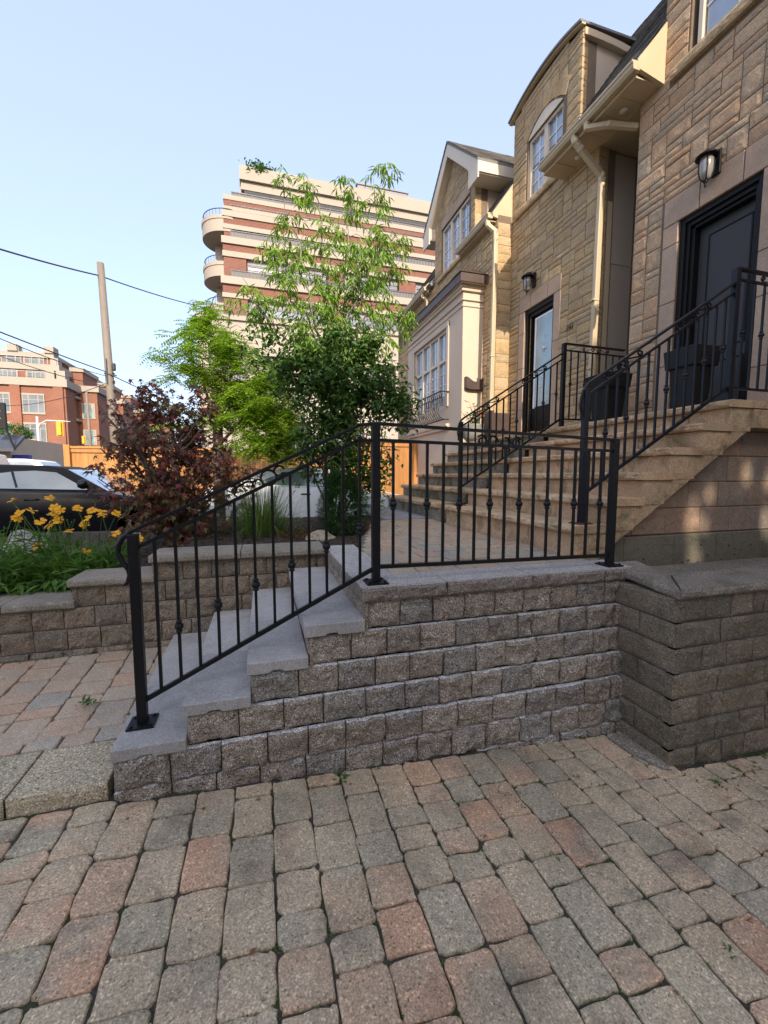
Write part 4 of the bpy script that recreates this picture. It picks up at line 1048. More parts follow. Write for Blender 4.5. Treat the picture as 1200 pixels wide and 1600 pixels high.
mb = MB(); rough(mb, (X3-.06,10.6,6.5), (0,-1,0), (0,0,1), (-1,0,0), 1.8, .11, .10, .010, 28, 4, .008, .004, 16); mb.box(X3-.055,X3+.06,8.802,10.598,6.505,6.605); mb.build('sill', M['sand'], hg)
mb = MB(); mb.box(X3+.16, 7, 8.675, 8.72, 6.6, 7.93); mb.build('dormer_side', M['stucco'], hg); mb = MB(); mb.box(X3+.3, 7, 10.78, 10.825, 6.6, 7.93); mb.build('dormer_side', M['stucco'], hg)
XR = 4.38
mb = MB()
for s_ in (-1,1):
    a = V((XR,GY,9.36)); b_ = V((XR,GY+s_*GH,7.98))
    mb.prism([a, b_, b_-V((0,0,.05)), a-V((0,0,.05))], (3.2,0,0))
    vv = (a-b_).normalized(); nn = V((0,s_*(9.36-7.98),GH)).normalized()
    shingles(mb, b_+V((-.01,0,.0)), (1,0,0), vv, nn, 3.2, (a-b_).length)
rg = mb.build('gable_roof', M['shingle'], hg)
mb = MB()
for s_ in (-1,1):
    mb.prism([(XR+.01,GY,9.30),(XR+.01,GY+s_*GH,7.925),(XR+.01,GY+s_*GH,7.60),(XR+.01,GY+s_*(GH-.42),7.60),(XR+.01,GY+s_*(GH-.42),8.0),(XR+.01,GY,9.02)], (.03,0,0))
    mb.box(XR+.04, 6.6, min(GY+s_*GH,GY+s_*(GH-.03)), max(GY+s_*GH,GY+s_*(GH-.03)), 7.72, 7.925)
    mb.box(XR+.04, 6.6, min(GY+s_*(GH-.03),GY+s_*(GH-.43)), max(GY+s_*(GH-.03),GY+s_*(GH-.43)), 7.70, 7.72)
    yq = GY+s_*(GH-.43); mb.box(XR+.041, X3-.002, yq-.008, yq+.008, 7.722, 8.28)
    d0 = V((XR+.04,GY,9.10)); d1 = V((XR+.04,GY+s_*(GH-.42),7.98))
    mb.prism([d0,d1,d1-V((0,0,.02)),d0-V((0,0,.02))], (.16,0,0))
mb.build('bargeboard', M['cream_w'], rg)
def mans3(x): return 6.62+1.35*(x-4.45)
mb = MB(); mb.prism([(4.47,7.705,6.56),(4.94,7.705,6.46),(4.94,7.705,7.28),(4.47,7.705,6.64)], (0,.05,0)); mb.build('eave_cheek', M['cream'], hg); mb = MB(); mb.prism([(4.40,11.06,6.58),(4.7,11.06,6.52),(4.7,11.06,6.95),(4.40,11.06,6.64)], (0,.05,0)); mb.build('eave_cheek', M['cream'], hg)
mb = MB(); mb.box(4.44,4.60,7.76,9.15,6.49,6.505); mb.build('soffit', M['soffit'], hg); mb = MB(); mb.box(4.44,4.60,11.11,12.8,6.49,6.505); mb.build('soffit', M['soffit'], hg)
gutter(hg, 4.36, 7.72, 9.16, 6.62); gutter(hg, 4.36, 11.08, 12.8, 6.62)
for a, b_ in ((7.71,8.66),(10.84,14)):
    mb = MB(); mb.prism([(4.42,a,6.60),(6.2,a,9.0),(8,a,9.0),(8,a,8.9),(6.25,a,8.88),(4.5,a,6.55)], (0,b_-a,0)); shingles(mb, (4.42,a,6.605), (0,1,0), up, nrm, b_-a, 2.9); mb.build('roof', M['shingle'], hg)
spout(hg, [(4.40,7.80,6.52),(4.40,7.78,6.42),(4.50,7.66,6.25),(4.50,7.645,6.1),(4.47,7.645,1.95)], .085)
spout(hg, [(4.40,11.3,6.52),(4.40,11.3,6.44),(4.52,11.25,6.34),(4.54,11.25,5.5)], .07)
# bay
XB = 4.10; BY0, BY1 = 8.20, 11.62
mb = MB(); wallgrid(mb, XB, XB+.12, [BY0,8.98,11.08,BY1], [.2,3.06,4.82,5.42], lambda y,z: 8.98<y<11.08 and 3.06<z<4.82)
mb.box(XB+.12, X3, BY0, BY0+.12, .2, 5.42); mb.box(XB+.12, X3, BY1-.12, BY1, .2, 5.42); mb.box(XB+.2,X3,BY0+.12,BY1-.12,.2,5.42)
bay = mb.build('bay', M['stucco'], hg)
mb = MB()
for d_, z0, z1 in ((.035,5.12,5.15),(.02,5.0,5.04),(.05,5.30,5.42),(.075,5.36,5.42)): mb.box(XB-d_, X3, BY0-d_, BY1+d_, z0, z1)
for d_, z0, z1 in ((.09,2.60,2.66),(.06,2.53,2.60)): mb.box(XB-d_, XB, 8.78, 11.45, z0, z1)
for a, b_ in ((8.86,8.98),(11.08,11.20)): mb.box(XB-.03, XB+.02, a, b_, 3.06, 4.94)
mb.box(XB-.035, XB+.02, 8.86, 11.20, 4.825, 4.945); mb.build('moulding', M['stucco'], bay, bevel=.008)
window(hg, XB+.05, 8.98, 11.08, 3.06, 4.82, 2, 4, 4, transom=4.15)
mb = MB(); e0 = [(3.93,8.02),(3.93,11.80),(X3,11.80),(X3,8.02)]
mb.prism([(3.95,8.02,5.425),(X3,8.02,5.425),(X3,8.02,5.60),(3.95,8.02,5.60)], (0,3.78,0)); 
mb.add([(3.93,8.0,5.60),(3.93,11.82,5.60),(X3-.002,11.2,5.99),(X3-.002,8.62,5.99),(X3-.002,8.0,5.60),(X3-.002,11.82,5.60)], [(0,3,2,1),(0,4,3),(1,2,5),(0,1,5,4)])
mb.build('bay_roof', M['brownmetal'], bay)
mb = MB(); mb.box(3.98,X3,8.05,11.77,5.421,5.4245); mb.build('bay_soffit', M['soffit'], bay)
# balconette
bc = MB(); xo = XB-.24
def belly(y, t=0):
    return [(XB-.10,y,2.76),(XB-.22,y,2.80),(XB-.27,y,2.90),(XB-.24,y,3.02),(XB-.17,y,3.14),(XB-.17,y,3.24),(XB-.20,y,3.37)]
mb = MB(); mb.bar((XB-.20,8.84,3.38),(XB-.20,11.5,3.38),.03,.018); mb.bar((XB-.17,8.84,3.26),(XB-.17,11.5,3.26),.018); mb.bar((XB-.10,8.84,2.76),(XB-.10,11.5,2.76),.02)
for yy in (8.84,11.5): mb.bar((XB-.20,yy,3.38),(XB,yy,3.38),.02); mb.bar((XB-.10,yy,2.76),(XB,yy,2.76),.02)
bal = mb.build('balconette', M['black'], hg)
for k in range(24):
    mb = MB(); y = 8.84+2.66*k/23; mb.tube(belly(y), .008, 6)
    if k % 4 == 2:
        for z_, s_ in ((2.98,1),(2.88,-1)): mb.tube(spiral((XB-.26,y,z_), .05, .015, 0, .9*s_, 12, (0,1,0), (0,0,1)), .006, 5)
    mb.build('baluster', M['black'], bal)

# wall lanterns, mailbox, planters, pot
def lantern(y, z, label):
    t = thing('wall_lantern', (XF,y,z), label, 'lantern', 'wall lanterns beside the front doors'); x = XF-.17
    mb = MB(); mb.box(XF-.045, XF-.018, y-.055, y+.055, z-.17, z+.09); bp = mb.build('back_plate', M['doorframe'], t, bevel=.008)
    mb = MB(); mb.tube([(XF-.04,y,z-.02),(XF-.07,y,z+.06),(XF-.12,y,z+.085),(x,y,z+.06)], .010, 8); mb.tube(spiral((XF-.08,y,z+.07), .035, .01, 0, 1.1, 14), .006, 6); mb.build('arm', M['doorframe'], t, smooth=True)
    mb = MB(); mb.lathe(x, y, [(.012,z+.075),(.03,z+.06),(.05,z+.045),(.105,z+.005),(.108,z-.01),(.085,z-.012)], 20); mb.build('cap', M['doorframe'], t, smooth=True)
    mb = MB(); mb.lathe(x, y, [(.064,z-.013),(.066,z-.08),(.062,z-.16),(.045,z-.22),(.022,z-.245)], 20); mb.build('glass_shade', M['glass_lamp'], t, smooth=True)
    mb = MB()
    for k in range(4):
        a = math.pi/4+k*math.pi/2; c, s_ = math.cos(a), math.sin(a)
        mb.tube([(x+c*r,y+s_*r,zz) for r, zz in ((.070,z-.01),(.072,z-.08),(.068,z-.16),(.050,z-.222),(.02,z-.255))], .005, 6)
    mb.lathe(x, y, [(.024,z-.246),(.02,z-.265),(.008,z-.285),(.012,z-.30),(.004,z-.315)], 10); mb.build('cage', M['doorframe'], t, smooth=True)
lantern(3.68, 4.95, 'black lantern with ribbed glass above the plain charcoal door')
lantern(6.90, 5.10, 'black lantern with frosted glass above the glazed door of the middle house')
mbx = MB(); n = 12
pts = [(0,0)]+[(.42*i/n, .19+.045*math.cos(2*math.pi*i/n)-.02*i/n) for i in range(n+1)]+[(.42,0),(.34,-.03),(.08,-.03)]
mbx.prism([(4.15+a, 8.10, 3.33+b_) for a, b_ in pts], (0,.10,0))
tag(mbx.build('mailbox', M['brownmetal'], bevel=.006), 'dark brown wavy topped mailbox on the rendered side of the bay', 'mailbox')
def planter(x, y, z, w0, w1, h, label):
    t = thing('planter', (x,y,z), label, 'planter', 'black planters on the porch')
    mb = MB(); b0, b1 = w0/2, w1/2; zr = z+h*.72
    k = b0+(b1-b0)*.72
    lv = [(b0,z),(k,zr),(k+.03,zr+.005),(b1+.035,z+h),(b1-.02,z+h),(b1-.03,z+h-.06)]
    vs = []; fs = []
    for i, (r, zz) in enumerate(lv): vs += [(x-r,y-r,zz),(x+r,y-r,zz),(x+r,y+r,zz),(x-r,y+r,zz)]
    for i in range(len(lv)-1):
        for q in range(4): fs.append((i*4+q, i*4+(q+1)%4, (i+1)*4+(q+1)%4, (i+1)*4+q))
    fs += [(3,2,1,0)]; mb.add(vs, fs); mb.build('pot', M['plastic'], t, bevel=.006)
    mb = MB(); r = b1-.03; mb.add([(x-r,y-r,z+h-.06),(x+r,y-r,z+h-.06),(x+r,y+r,z+h-.06),(x-r,y+r,z+h-.06)], [(0,1,2,3)]); mb.build('soil', M['mulch'], t)
planter(4.30, 4.46, 2.131, .24, .32, .64, 'tall black tapered planter on the porch at the far corner of the pink house')
planter(4.50, 3.53, 2.131, .22, .30, .72, 'tall black tapered planter in front of the plain charcoal door')
t = thing('flower_pot', (3.95,7.38,2.131), 'round grey pot with a leafy plant and coral flowers by the bay', 'flower pot')
mb = MB(); mb.lathe(3.95, 7.38, [(.12,2.131),(.19,2.21),(.21,2.33),(.19,2.43),(.20,2.47),(.17,2.47),(.16,2.44)], 20); mb.build('pot', M['terracotta'], t, smooth=True)
mb = MB()
for k in range(160):
    p = V((3.95,7.38,2.45))+V((R.gauss(0,.07),R.gauss(0,.07),abs(R.gauss(.16,.14)))); leaf(mb, p, rdir(-.2,1), (0,0,1), R.uniform(.05,.11), .03, .3)
for k in range(14): p = V((3.95,7.38,2.45)); d = rdir(.5,1); mb.tube([p, p+d*.2, p+d*.38], .004, 4)
mb.build('foliage', M['lf_dense'], t)
mb = MB()
for k in range(50):
    p = V((4.06,7.30,2.70))+V((R.gauss(0,.035),R.gauss(0,.03),R.gauss(0,.04))); leaf(mb, p, rdir(), (0,0,1), .04, .03, .2)
mb.build('flower', M['petal_r'], t)
mb = MB(); mb.box(4.20,4.25,7.13,7.51,2.132,2.72); mb.box(4.251,4.6,7.15,7.49,2.132,2.68); mb.box(4.195,4.199,7.17,7.47,2.2,2.66)
bb = tag(mb.build('storage_box', M['brownmetal'], bevel=.01), 'dark brown box standing at the left of the glazed door', 'box')

# ------------------------------------------------------------------ plants in the bed
def star(mb, p, d, nrm, L):
    """palmate maple leaf"""
    p = V(p); d = V(d).normalized(); s_ = d.cross(V(nrm)).normalized(); n_ = s_.cross(d); b = len(mb.v)
    mb.v.append(tuple(p)); k = 0; dr = R.uniform(.1,.5)
    pts = []
    for a, l in ((-115,.45),(-85,.16),(-62,.8),(-32,.22),(0,1.),(32,.22),(62,.8),(85,.16),(115,.45)):
        t = rad(a); q = p+d*(L*.25)+(d*math.cos(t)+s_*math.sin(t))*(L*l*.8)-n_*(L*dr*l*l); pts.append(q)
    for q in pts: mb.v.append(tuple(q))
    for i in range(8): mb.f.append([b, b+1+i, b+2+i]); mb.m.append(0)
def limb(mb, p, q, r0, r1, wob=.05, n=6):
    p = V(p); q = V(q); L = (q-p).length; pts = []; rr = []
    for i in range(n+1):
        t = i/n; o = V((R.gauss(0,1),R.gauss(0,1),R.gauss(0,.5)))*wob*L*(.0 if i in (0,) else 1)*.35
        pts.append(p.lerp(q,t)+o); rr.append(r0+(r1-r0)*t)
    mb.tube(pts, rr, 7); return pts
# Japanese maple
mp = thing('maple_tree', (-1.02,5.1,.7), 'dark red leaved Japanese maple in the planter bed behind the railing', 'tree')
mb = MB(); tips = []
base = V((-1.0,5.1,.62))
for k in range(5):
    a = k*1.26+.3; q = base+V((math.cos(a)*.18,math.sin(a)*.12,.55+.12*k)); pts = limb(mb, base, q, .035, .022, .08)
    for j in range(4):
        b_ = a+R.uniform(-1,1); e = pts[-1]+V((math.cos(b_)*R.uniform(.15,.5),math.sin(b_)*R.uniform(.1,.4),R.uniform(.1,.8))); pp = limb(mb, pts[-1], e, .018, .005, .08); tips += pp[2:]
mb.build('trunk', M['bark'], mp, smooth=True)
cl = [((-1.15,5.0,1.2),(.42,.36,.24),260),((-.75,5.05,1.15),(.42,.36,.26),260),((-.55,5.05,1.5),(.34,.34,.26),210),((-1.05,5.05,1.5),(.55,.42,.28),380),((-1.15,5.1,1.85),(.42,.36,.24),240),((-.8,5.1,1.85),(.36,.36,.24),200),((-1.27,5.1,2.18),(.13,.16,.26),70),((-1.0,5.1,2.15),(.22,.22,.24),100),((-.72,5.1,2.05),(.20,.22,.2),80),((-1.42,5.0,1.85),(.16,.2,.14),40),((-1.2,5.0,.95),(.3,.3,.12),90),((-.85,4.95,.92),(.36,.3,.13),130),((-1.42,4.95,1.45),(.16,.2,.12),40),((-.62,5.1,2.2),(.2,.2,.16),60),((-1.15,5.1,2.35),(.1,.14,.16),40)]
mb = MB(); mb.nofix = True; mg = MB(); mg.nofix = True
for c, r, n in cl:
    nb = max(6, n//12)
    for _ in range(nb):
        q = V(c)+V((R.gauss(0,.5)*r[0],R.gauss(0,.5)*r[1],R.gauss(0,.55)*r[2]))
        spr = R.uniform(.05,.09)
        for _ in range(int(n/nb*1.75)):
            p = q+V((R.gauss(0,spr),R.gauss(0,spr),R.gauss(0,spr*.7)))
            d = V((R.uniform(-1,1),R.uniform(-1,.6),R.uniform(-.9,.25))); up_ = V((R.uniform(-.5,.5),R.uniform(-1,.1),R.uniform(.3,1)))
            star(mg if (R.random() < (.6 if p.z < 1.35 else .28)) else mb, p, d, up_, R.uniform(.055,.10))
for _ in range(26):  # whips above the crown
    x = R.uniform(-1.6,-.55); z = 2.0+R.uniform(0,.42)-abs(x+1.15)*.5
    for j in range(5):
        p = V((x+R.gauss(0,.03),5.1+R.gauss(0,.08),z+j*.035)); star(mb, p, V((R.uniform(-1,1),R.uniform(-1,1),R.uniform(-.8,.4))), (0,-.6,.6), R.uniform(.04,.075))
mb.build('crown', M['lf_maple'], mp); mg.build('inner_leaves', M['lf_maple_g'], mp)

# young tree: airy drooping leaves above a dense dark lower crown
st = thing('sapling_tree', (1.05,6.5,.85), 'tall young tree with airy yellow green drooping leaves above the dark bushy shrub', 'tree')
mb = MB(); twigs = []
top = V((1.62,6.55,5.55)); b0 = V((1.02,6.5,.8))
stem = limb(mb, b0, V((1.05,6.5,3.2)), .045, .032, .02, 8)
leaders = [((1.05,6.5,3.1),(.38,6.45,5.45)),((1.05,6.5,3.1),(.85,6.5,5.5)),((1.05,6.5,3.2),(1.36,6.5,5.6)),((1.05,6.5,3.2),(1.84,6.6,5.95)),((1.3,6.5,4.2),(2.05,6.6,5.2)),((1.05,6.5,2.9),(.25,6.4,4.55)),((1.05,6.5,2.9),(-.18,6.35,3.95)),((1.05,6.5,2.9),(1.95,6.6,4.6)),((1.05,6.5,2.9),(2.2,6.5,3.9)),((1.05,6.5,3.0),(.45,6.9,4.7)),((1.05,6.5,3.0),(1.5,6.1,4.6))]
for p, q in leaders:
    pts = limb(mb, p, q, .022, .004, .06, 9)
    for i in range(2, len(pts)):
        for _ in range(2 if i < 8 else 3):
            a = R.uniform(0,6.28); L = R.uniform(.14,.42)*(1 if i < 6 else .55)
            e = pts[i]+V((math.cos(a)*L,math.sin(a)*L*.8,R.uniform(.0,.30)))
            mb.tube([pts[i], pts[i].lerp(e,.5)+V((0,0,.05)), e], [.007,.005,.003], 5); twigs.append((pts[i],e))
mb.build('trunk', M['bark_grey'], st, smooth=True)
mb = MB(); mb.nofix = True
def compound(mb, p, d, L, n, lw, droop, lf):
    p = V(p); d = V(d).normalized(); side = d.cross(V((0,0,1)))
    if side.length < .1: side = V((1,0,0))
    side.normalize()
    for i in range(n):
        t = (i+1)/n; q = p+d*(L*t)-V((0,0,1))*(droop*L*t*t)
        for s_ in (-1,1):
            dd = (d*.5+side*s_*.8+V((R.gauss(0,.2),R.gauss(0,.2),-droop*1.2+R.gauss(0,.15)))); leaf(mb, q, dd, (R.gauss(0,.3),R.gauss(0,.3),1), lf*R.uniform(.7,1.2), lw, .25)
    leaf(mb, p+d*L-V((0,0,1))*(droop*L), d-V((0,0,droop)), (0,0,1), lf, lw, .2)
for p, e in twigs:
    for _ in range(4):
        t = R.uniform(.3,1.15); q = p.lerp(e, t)
        d = (e-p).normalized()+V((R.gauss(0,.6),R.gauss(0,.6),R.gauss(0,.3)))
        compound(mb, q, d, R.uniform(.12,.24), 3, .030, .9, .135)
mb.build('crown', M['lf_sap'], st)

ds = thing('shrub', (1.1,6.3,.85), 'dense dark green bushy shrub around the stem of the young tree', 'shrub')
mb = MB()
for k in range(9):
    a = k*.7; limb(mb, (1.05+.08*math.cos(a),6.3+.08*math.sin(a),.8), (1.1+.8*math.cos(a),6.3+.45*math.sin(a),R.uniform(2.2,3.4)), .018, .004, .06, 7)
mb.build('trunk', M['bark'], ds, smooth=True)
mb = MB(); mb.nofix = True
cl = [((1.05,6.3,2.85),(.6,.45,.5),900),((.55,6.3,3.0),(.36,.35,.36),360),((1.6,6.3,2.8),(.46,.4,.45),560),((1.15,6.25,2.25),(.46,.4,.34),460),((1.2,6.3,3.35),(.5,.4,.28),330),((2.0,6.3,2.65),(.26,.28,.3),190),((.12,6.3,3.3),(.22,.24,.2),70),((1.25,6.2,1.75),(.45,.36,.28),280),((1.65,6.2,1.55),(.26,.24,.3),130),((1.05,6.2,1.45),(.36,.28,.2),120),((.75,6.2,1.9),(.3,.28,.28),170)]
for c, r, n in cl:
    nb = max(5, n//16)
    for _ in range(nb):
        q = V(c)+V((R.gauss(0,.52)*r[0],R.gauss(0,.52)*r[1],R.gauss(0,.52)*r[2])); s_ = R.uniform(.06,.11)
        for _ in range(int(n/nb*2.9)):
            p = q+V((R.gauss(0,s_),R.gauss(0,s_),R.gauss(0,s_))); leaf(mb, p, rdir(-.8,.4), (R.gauss(0,.5),R.gauss(-.4,.5),1), R.uniform(.07,.12), R.uniform(.04,.06), .3)
mb.build('crown', M['lf_dense'], ds)
vn = thing('vine', (1.62,5.9,.85), 'thin leafy climbing stem beside the landing railing post, in front of the orange fence', 'plant')
mb = MB(); mb.tube([(1.62,5.9,.82),(1.66,5.9,1.2),(1.64,5.9,1.6),(1.70,5.92,2.0),(1.66,5.95,2.3)], .008, 5); mb.tube([(1.3,5.9,.82),(1.32,5.9,1.2),(1.36,5.9,1.6)], .007, 5); mb.build('stem', M['bark'], vn)
mb = MB(); 
for k in range(330):
    z = .95+1.3*R.random(); x = 1.65 if R.random() < .7 else 1.33
    leaf(mb, (x+R.gauss(0,.07),5.9+R.gauss(0,.07),z), rdir(-.7,.5), (0,-.5,1), R.uniform(.05,.09), .035, .3)
mb.build('foliage', M['lf_sap'], vn)

# honey locust beyond
lo = thing('locust_tree', (-.5,9.0,.27), 'bright feathery yellow green tree behind the red maple, in front of the tower', 'tree')
mb = MB(); mb.tube([(-.85,9.0,.27),(-.84,9.0,2.0),(-.83,9,3.55)], [.11,.10,.085], 10)
tw = []
for q in ((-1.5,8.9,3.9),(-.9,9,4.7),(-.2,9,4.2),(.3,8.9,3.4),(-.6,8.7,3.6),(.5,8.9,2.6),(-1.3,9.1,4.2),(-.1,8.8,2.9),(-.5,9.3,4.5)):
    pts = limb(mb, (-.83,9,R.uniform(2.0,3.4)), q, .035, .008, .07, 7)
    for i in range(2,8):
        for _ in range(2):
            e = pts[i]+V((R.uniform(-.6,.6),R.uniform(-.5,.5),R.uniform(-.25,.2))); mb.tube([pts[i],pts[i].lerp(e,.5)+V((0,0,.07)),e], [.008,.006,.003], 4); tw.append((pts[i],e))
mb.build('trunk', M['bark'], lo, smooth=True)
mb = MB(); mb.nofix = True
def frond(mb, p, d, L, n, lf):
    p = V(p); d = V(d).normalized(); side = d.cross(V((0,0,1)))
    if side.length < .1: side = V((1,0,0))
    side.normalize()
    for i in range(n):
        t = (i+1)/n; q = p+d*(L*t)-V((0,0,1))*(.35*L*t*t)
        for s_ in (-1,1): leaf(mb, q, d*.3+side*s_+V((0,0,-.3)), (R.gauss(0,.2),R.gauss(0,.2),1), lf*R.uniform(.8,1.2), lf*.42, .1)
cl = [((-1.35,8.9,3.6),(.42,.4,.24),130),((-.7,9,3.95),(.6,.45,.3),190),((-1.0,9,4.35),(.34,.35,.2),80),((-.95,9,4.6),(.22,.25,.16),36),((-.35,9,3.4),(.6,.45,.35),190),((.05,8.9,2.85),(.52,.4,.36),210),((-.3,8.8,2.6),(.5,.4,.28),150),((.42,8.9,2.45),(.32,.3,.26),110),((.15,8.9,3.45),(.3,.3,.24),90),((-.35,8.9,3.0),(.5,.4,.3),150),((-.75,9,3.3),(.4,.4,.24),90),((.2,8.8,2.05),(.42,.3,.22),90),((-1.72,9,2.55),(.2,.3,.16),36),((-1.0,9.,2.6),(.4,.4,.3),70),((.35,8.9,2.9),(.4,.35,.3),150),((.5,8.8,2.2),(.3,.3,.25),100),((-.1,8.8,2.2),(.5,.35,.3),140)]
for c, r, n in cl:
    nb = max(4, n//7)
    for _ in range(nb):
        q = V(c)+V((R.gauss(0,.55)*r[0],R.gauss(0,.55)*r[1],R.gauss(0,.55)*r[2]))
        a0 = R.uniform(0,6.28)
        for _ in range(int(n/nb*2.1)):
            a = a0+R.gauss(0,1.2); frond(mb, q+V((R.gauss(0,.07),R.gauss(0,.07),R.gauss(0,.05))), (math.cos(a),math.sin(a),R.uniform(-.5,.35)), R.uniform(.16,.30), 6, .072)
mb.build('crown', M['lf_locust'], lo)

# coreopsis
cp = thing('flowering_plant', (-2.0,4.2,.55), 'clump of yellow daisy like flowers spilling over the low end of the planter wall', 'flowers')
mb = MB(); mb.nofix = True
for _ in range(3600):
    x = R.uniform(-3.3,-1.28); y = 3.92+abs(R.gauss(0,.42)); y = min(y, 4.9)
    if x > -1.42 and y < 3.98: continue
    h_ = (.12+.42*math.exp(-((y-4.3)/.5)**2)*math.exp(-((x+2.1)/.7)**4))*R.uniform(.35,1.1)
    d = V((R.gauss(0,.7),R.gauss(-.35,.6),R.uniform(.2,1.1)))
    leaf(mb, (x,y,bedz(x,y)+h_*R.random()), d, (R.gauss(0,.3),R.gauss(0,.3),1), R.uniform(.09,.20), R.uniform(.012,.028), R.uniform(.1,.6))
for _ in range(170):  # broad low leaves near the wall
    x = R.uniform(-2.9,-1.45); leaf(mb, (x,R.uniform(3.88,4.05),.57+R.uniform(0,.1)), (R.gauss(0,.6),-1,R.uniform(-.3,.4)), (0,0,1), R.uniform(.10,.17), R.uniform(.03,.05), .5)
mb.build('foliage', M['lf_core'], cp)
fl = [(60,776),(116,419/1),]
heads = [(-2.06,1.28),(-1.80,1.30),(-1.88,1.20),(-1.99,1.18),(-2.03,1.13),(-1.72,1.22),(-1.64,1.21),(-1.70,1.17),(-1.78,1.15),(-1.67,1.12),(-1.80,1.11),(-1.77,1.07),(-1.53,1.21),(-1.44,1.19),(-1.36,1.18),(-1.45,1.13),(-1.40,1.14),(-1.28,1.15),(-1.54,1.06),(-1.62,1.02),(-1.90,.88),(-1.53,.82),(-1.27,.98),(-1.08,.93)]
sm = MB()
for hx, hz in heads:
    hy = 4.2+R.uniform(-.1,.12); p = V((hx,hy,hz)); b_ = V((hx*.55-1.9*.45+R.gauss(0,.06)+.1, hy+R.uniform(0,.1), .62))
    if hx > -1.2: b_ = V((-1.3,4.2,.7))
    sm.tube([b_, b_.lerp(p,.55)+V((R.gauss(0,.015),0,.03)), p-V((0,0,.006))], .0035, 5)
    up_ = V((R.gauss(0,.35),-.55+R.gauss(0,.35),1)).normalized(); a = up_.orthogonal().normalized(); c = up_.cross(a)
    f = MB(); np_ = 8; rr = R.uniform(.038,.046)
    for i in range(np_):
        t = 2*math.pi*i/np_+R.gauss(0,.06); d = a*math.cos(t)+c*math.sin(t); s_ = up_.cross(d); k = b = len(f.v)
        w_ = rr*R.uniform(.26,.34); d = (d+up_*R.gauss(.05,.22)).normalized()
        f.add([p+d*.006, p+d*rr*.6+s_*w_+up_*.004, p+d*rr+s_*w_*.7, p+d*rr*.93, p+d*rr-s_*w_*.7, p+d*rr*.6-s_*w_+up_*.004], [(0,1,5),(1,2,3),(1,3,5),(5,3,4)])
    fo = f.build('flower_head', M['petal'], cp)
    f = MB(); f.v = []; n = 8
    ring = [p+a*(.011*math.cos(2*math.pi*i/n))+c*(.011*math.sin(2*math.pi*i/n))+up_*.002 for i in range(n)]
    f.add(ring+[p+up_*.010], [(i,(i+1)%n,n) for i in range(n)]); f.build('flower_centre', M['petal_c'], fo, smooth=True)
for _ in range(14):
    b_ = V((R.uniform(-2.3,-1.4),4.25,.7)); e = b_+V((R.uniform(-.1,.2),0,R.uniform(.2,.5))); sm.tube([b_,e], .003, 4); sm.lathe(e.x,e.y,[(.003,e.z-.006),(.008,e.z),(.003,e.z+.008)],6)
sm.build('stem', M['lf_core'], cp)

# ornamental grass, dwarf conifer, rocks, stone block, black tub
og = MB(); og.nofix = True
for _ in range(900):
    a = R.uniform(0,6.28); r_ = abs(R.gauss(0,.13)); x0 = -.02+r_*math.cos(a); y0 = 4.9+r_*math.sin(a)*.7
    L = R.uniform(.45,.95); out = R.uniform(.15,.8); aa = a+R.gauss(0,.5); d = V((math.cos(aa)*out,math.sin(aa)*out*.8,1)).normalized(); s_ = d.cross(V((0,0,1))).normalized()*R.uniform(.003,.006); p = V((x0,y0,.76)); b = len(og.v)
    dr = R.uniform(.2,.9)*L*out*1.3
    for i in range(5):
        t = i/4; q = p+d*L*t-V((0,0,1))*dr*t**2.4+V((math.cos(aa),math.sin(aa),0))*.12*dr*t*t; k = 1-t*.85
        og.v += [tuple(q+s_*k), tuple(q-s_*k)]
    for i in range(4): og.f.append([b+2*i,b+2*i+1,b+2*i+3,b+2*i+2]); og.m.append(0)
tag(og.build('ornamental_grass', M['lf_grass']), 'clump of long arching grass blades behind the planter wall', 'grass clump')
hb = MB()
for _ in range(260):
    a = R.uniform(0,6.28); p = V((.35+R.gauss(0,.10),4.75+R.gauss(0,.1),.77)); d = V((math.cos(a)*.6,math.sin(a)*.6,R.uniform(.3,1))); leaf(hb, p, d, (0,0,1), R.uniform(.1,.25), .006, .3)
tag(hb.build('dry_grass', m_leaf('dry_grass', [(.16,.09,.04),(.24,.15,.06),(.12,.09,.04)], .2)), 'low tuft of brown dry stems between the grass clump and the conifer', 'plant')
dc = thing('dwarf_conifer', (.88,4.75,.78), 'small dense rounded dwarf conifer with fine dark green needles', 'shrub')
mb = MB(); mb.tube([(.88,4.75,.76),(.88,4.75,1.4)], [.02,.008], 6); mb.build('trunk', M['bark'], dc)
mb = MB(); mb.nofix = True
for _ in range(620):
    t = R.random()**.8; z = .80+.74*t; rm = .27*math.sqrt(max(0,1-(max(0,(t-.35))/.66)**2))*(.82+.3*R.random()); a = R.uniform(0,6.28)
    p = V((.88+rm*math.cos(a)*.95,4.75+rm*math.sin(a)*.9,z)); out = V((math.cos(a),math.sin(a),.5)).normalized()
    for _ in range(16): leaf(mb, p+V((R.gauss(0,.014),R.gauss(0,.014),R.gauss(0,.014))), out+rdir()*.75, (0,0,1), R.uniform(.025,.05), .006, .1)
for _ in range(1500):
    a = R.uniform(0,6.28); t = R.random(); rm = .2*math.sqrt(max(0,1-(max(0,t-.35)/.66)**2)); p = V((.88+rm*math.cos(a),4.75+rm*math.sin(a),.80+.7*t)); leaf(mb, p, rdir(), (0,0,1), .06, .03, 0)
mb.build('crown', M['lf_con'], dc)
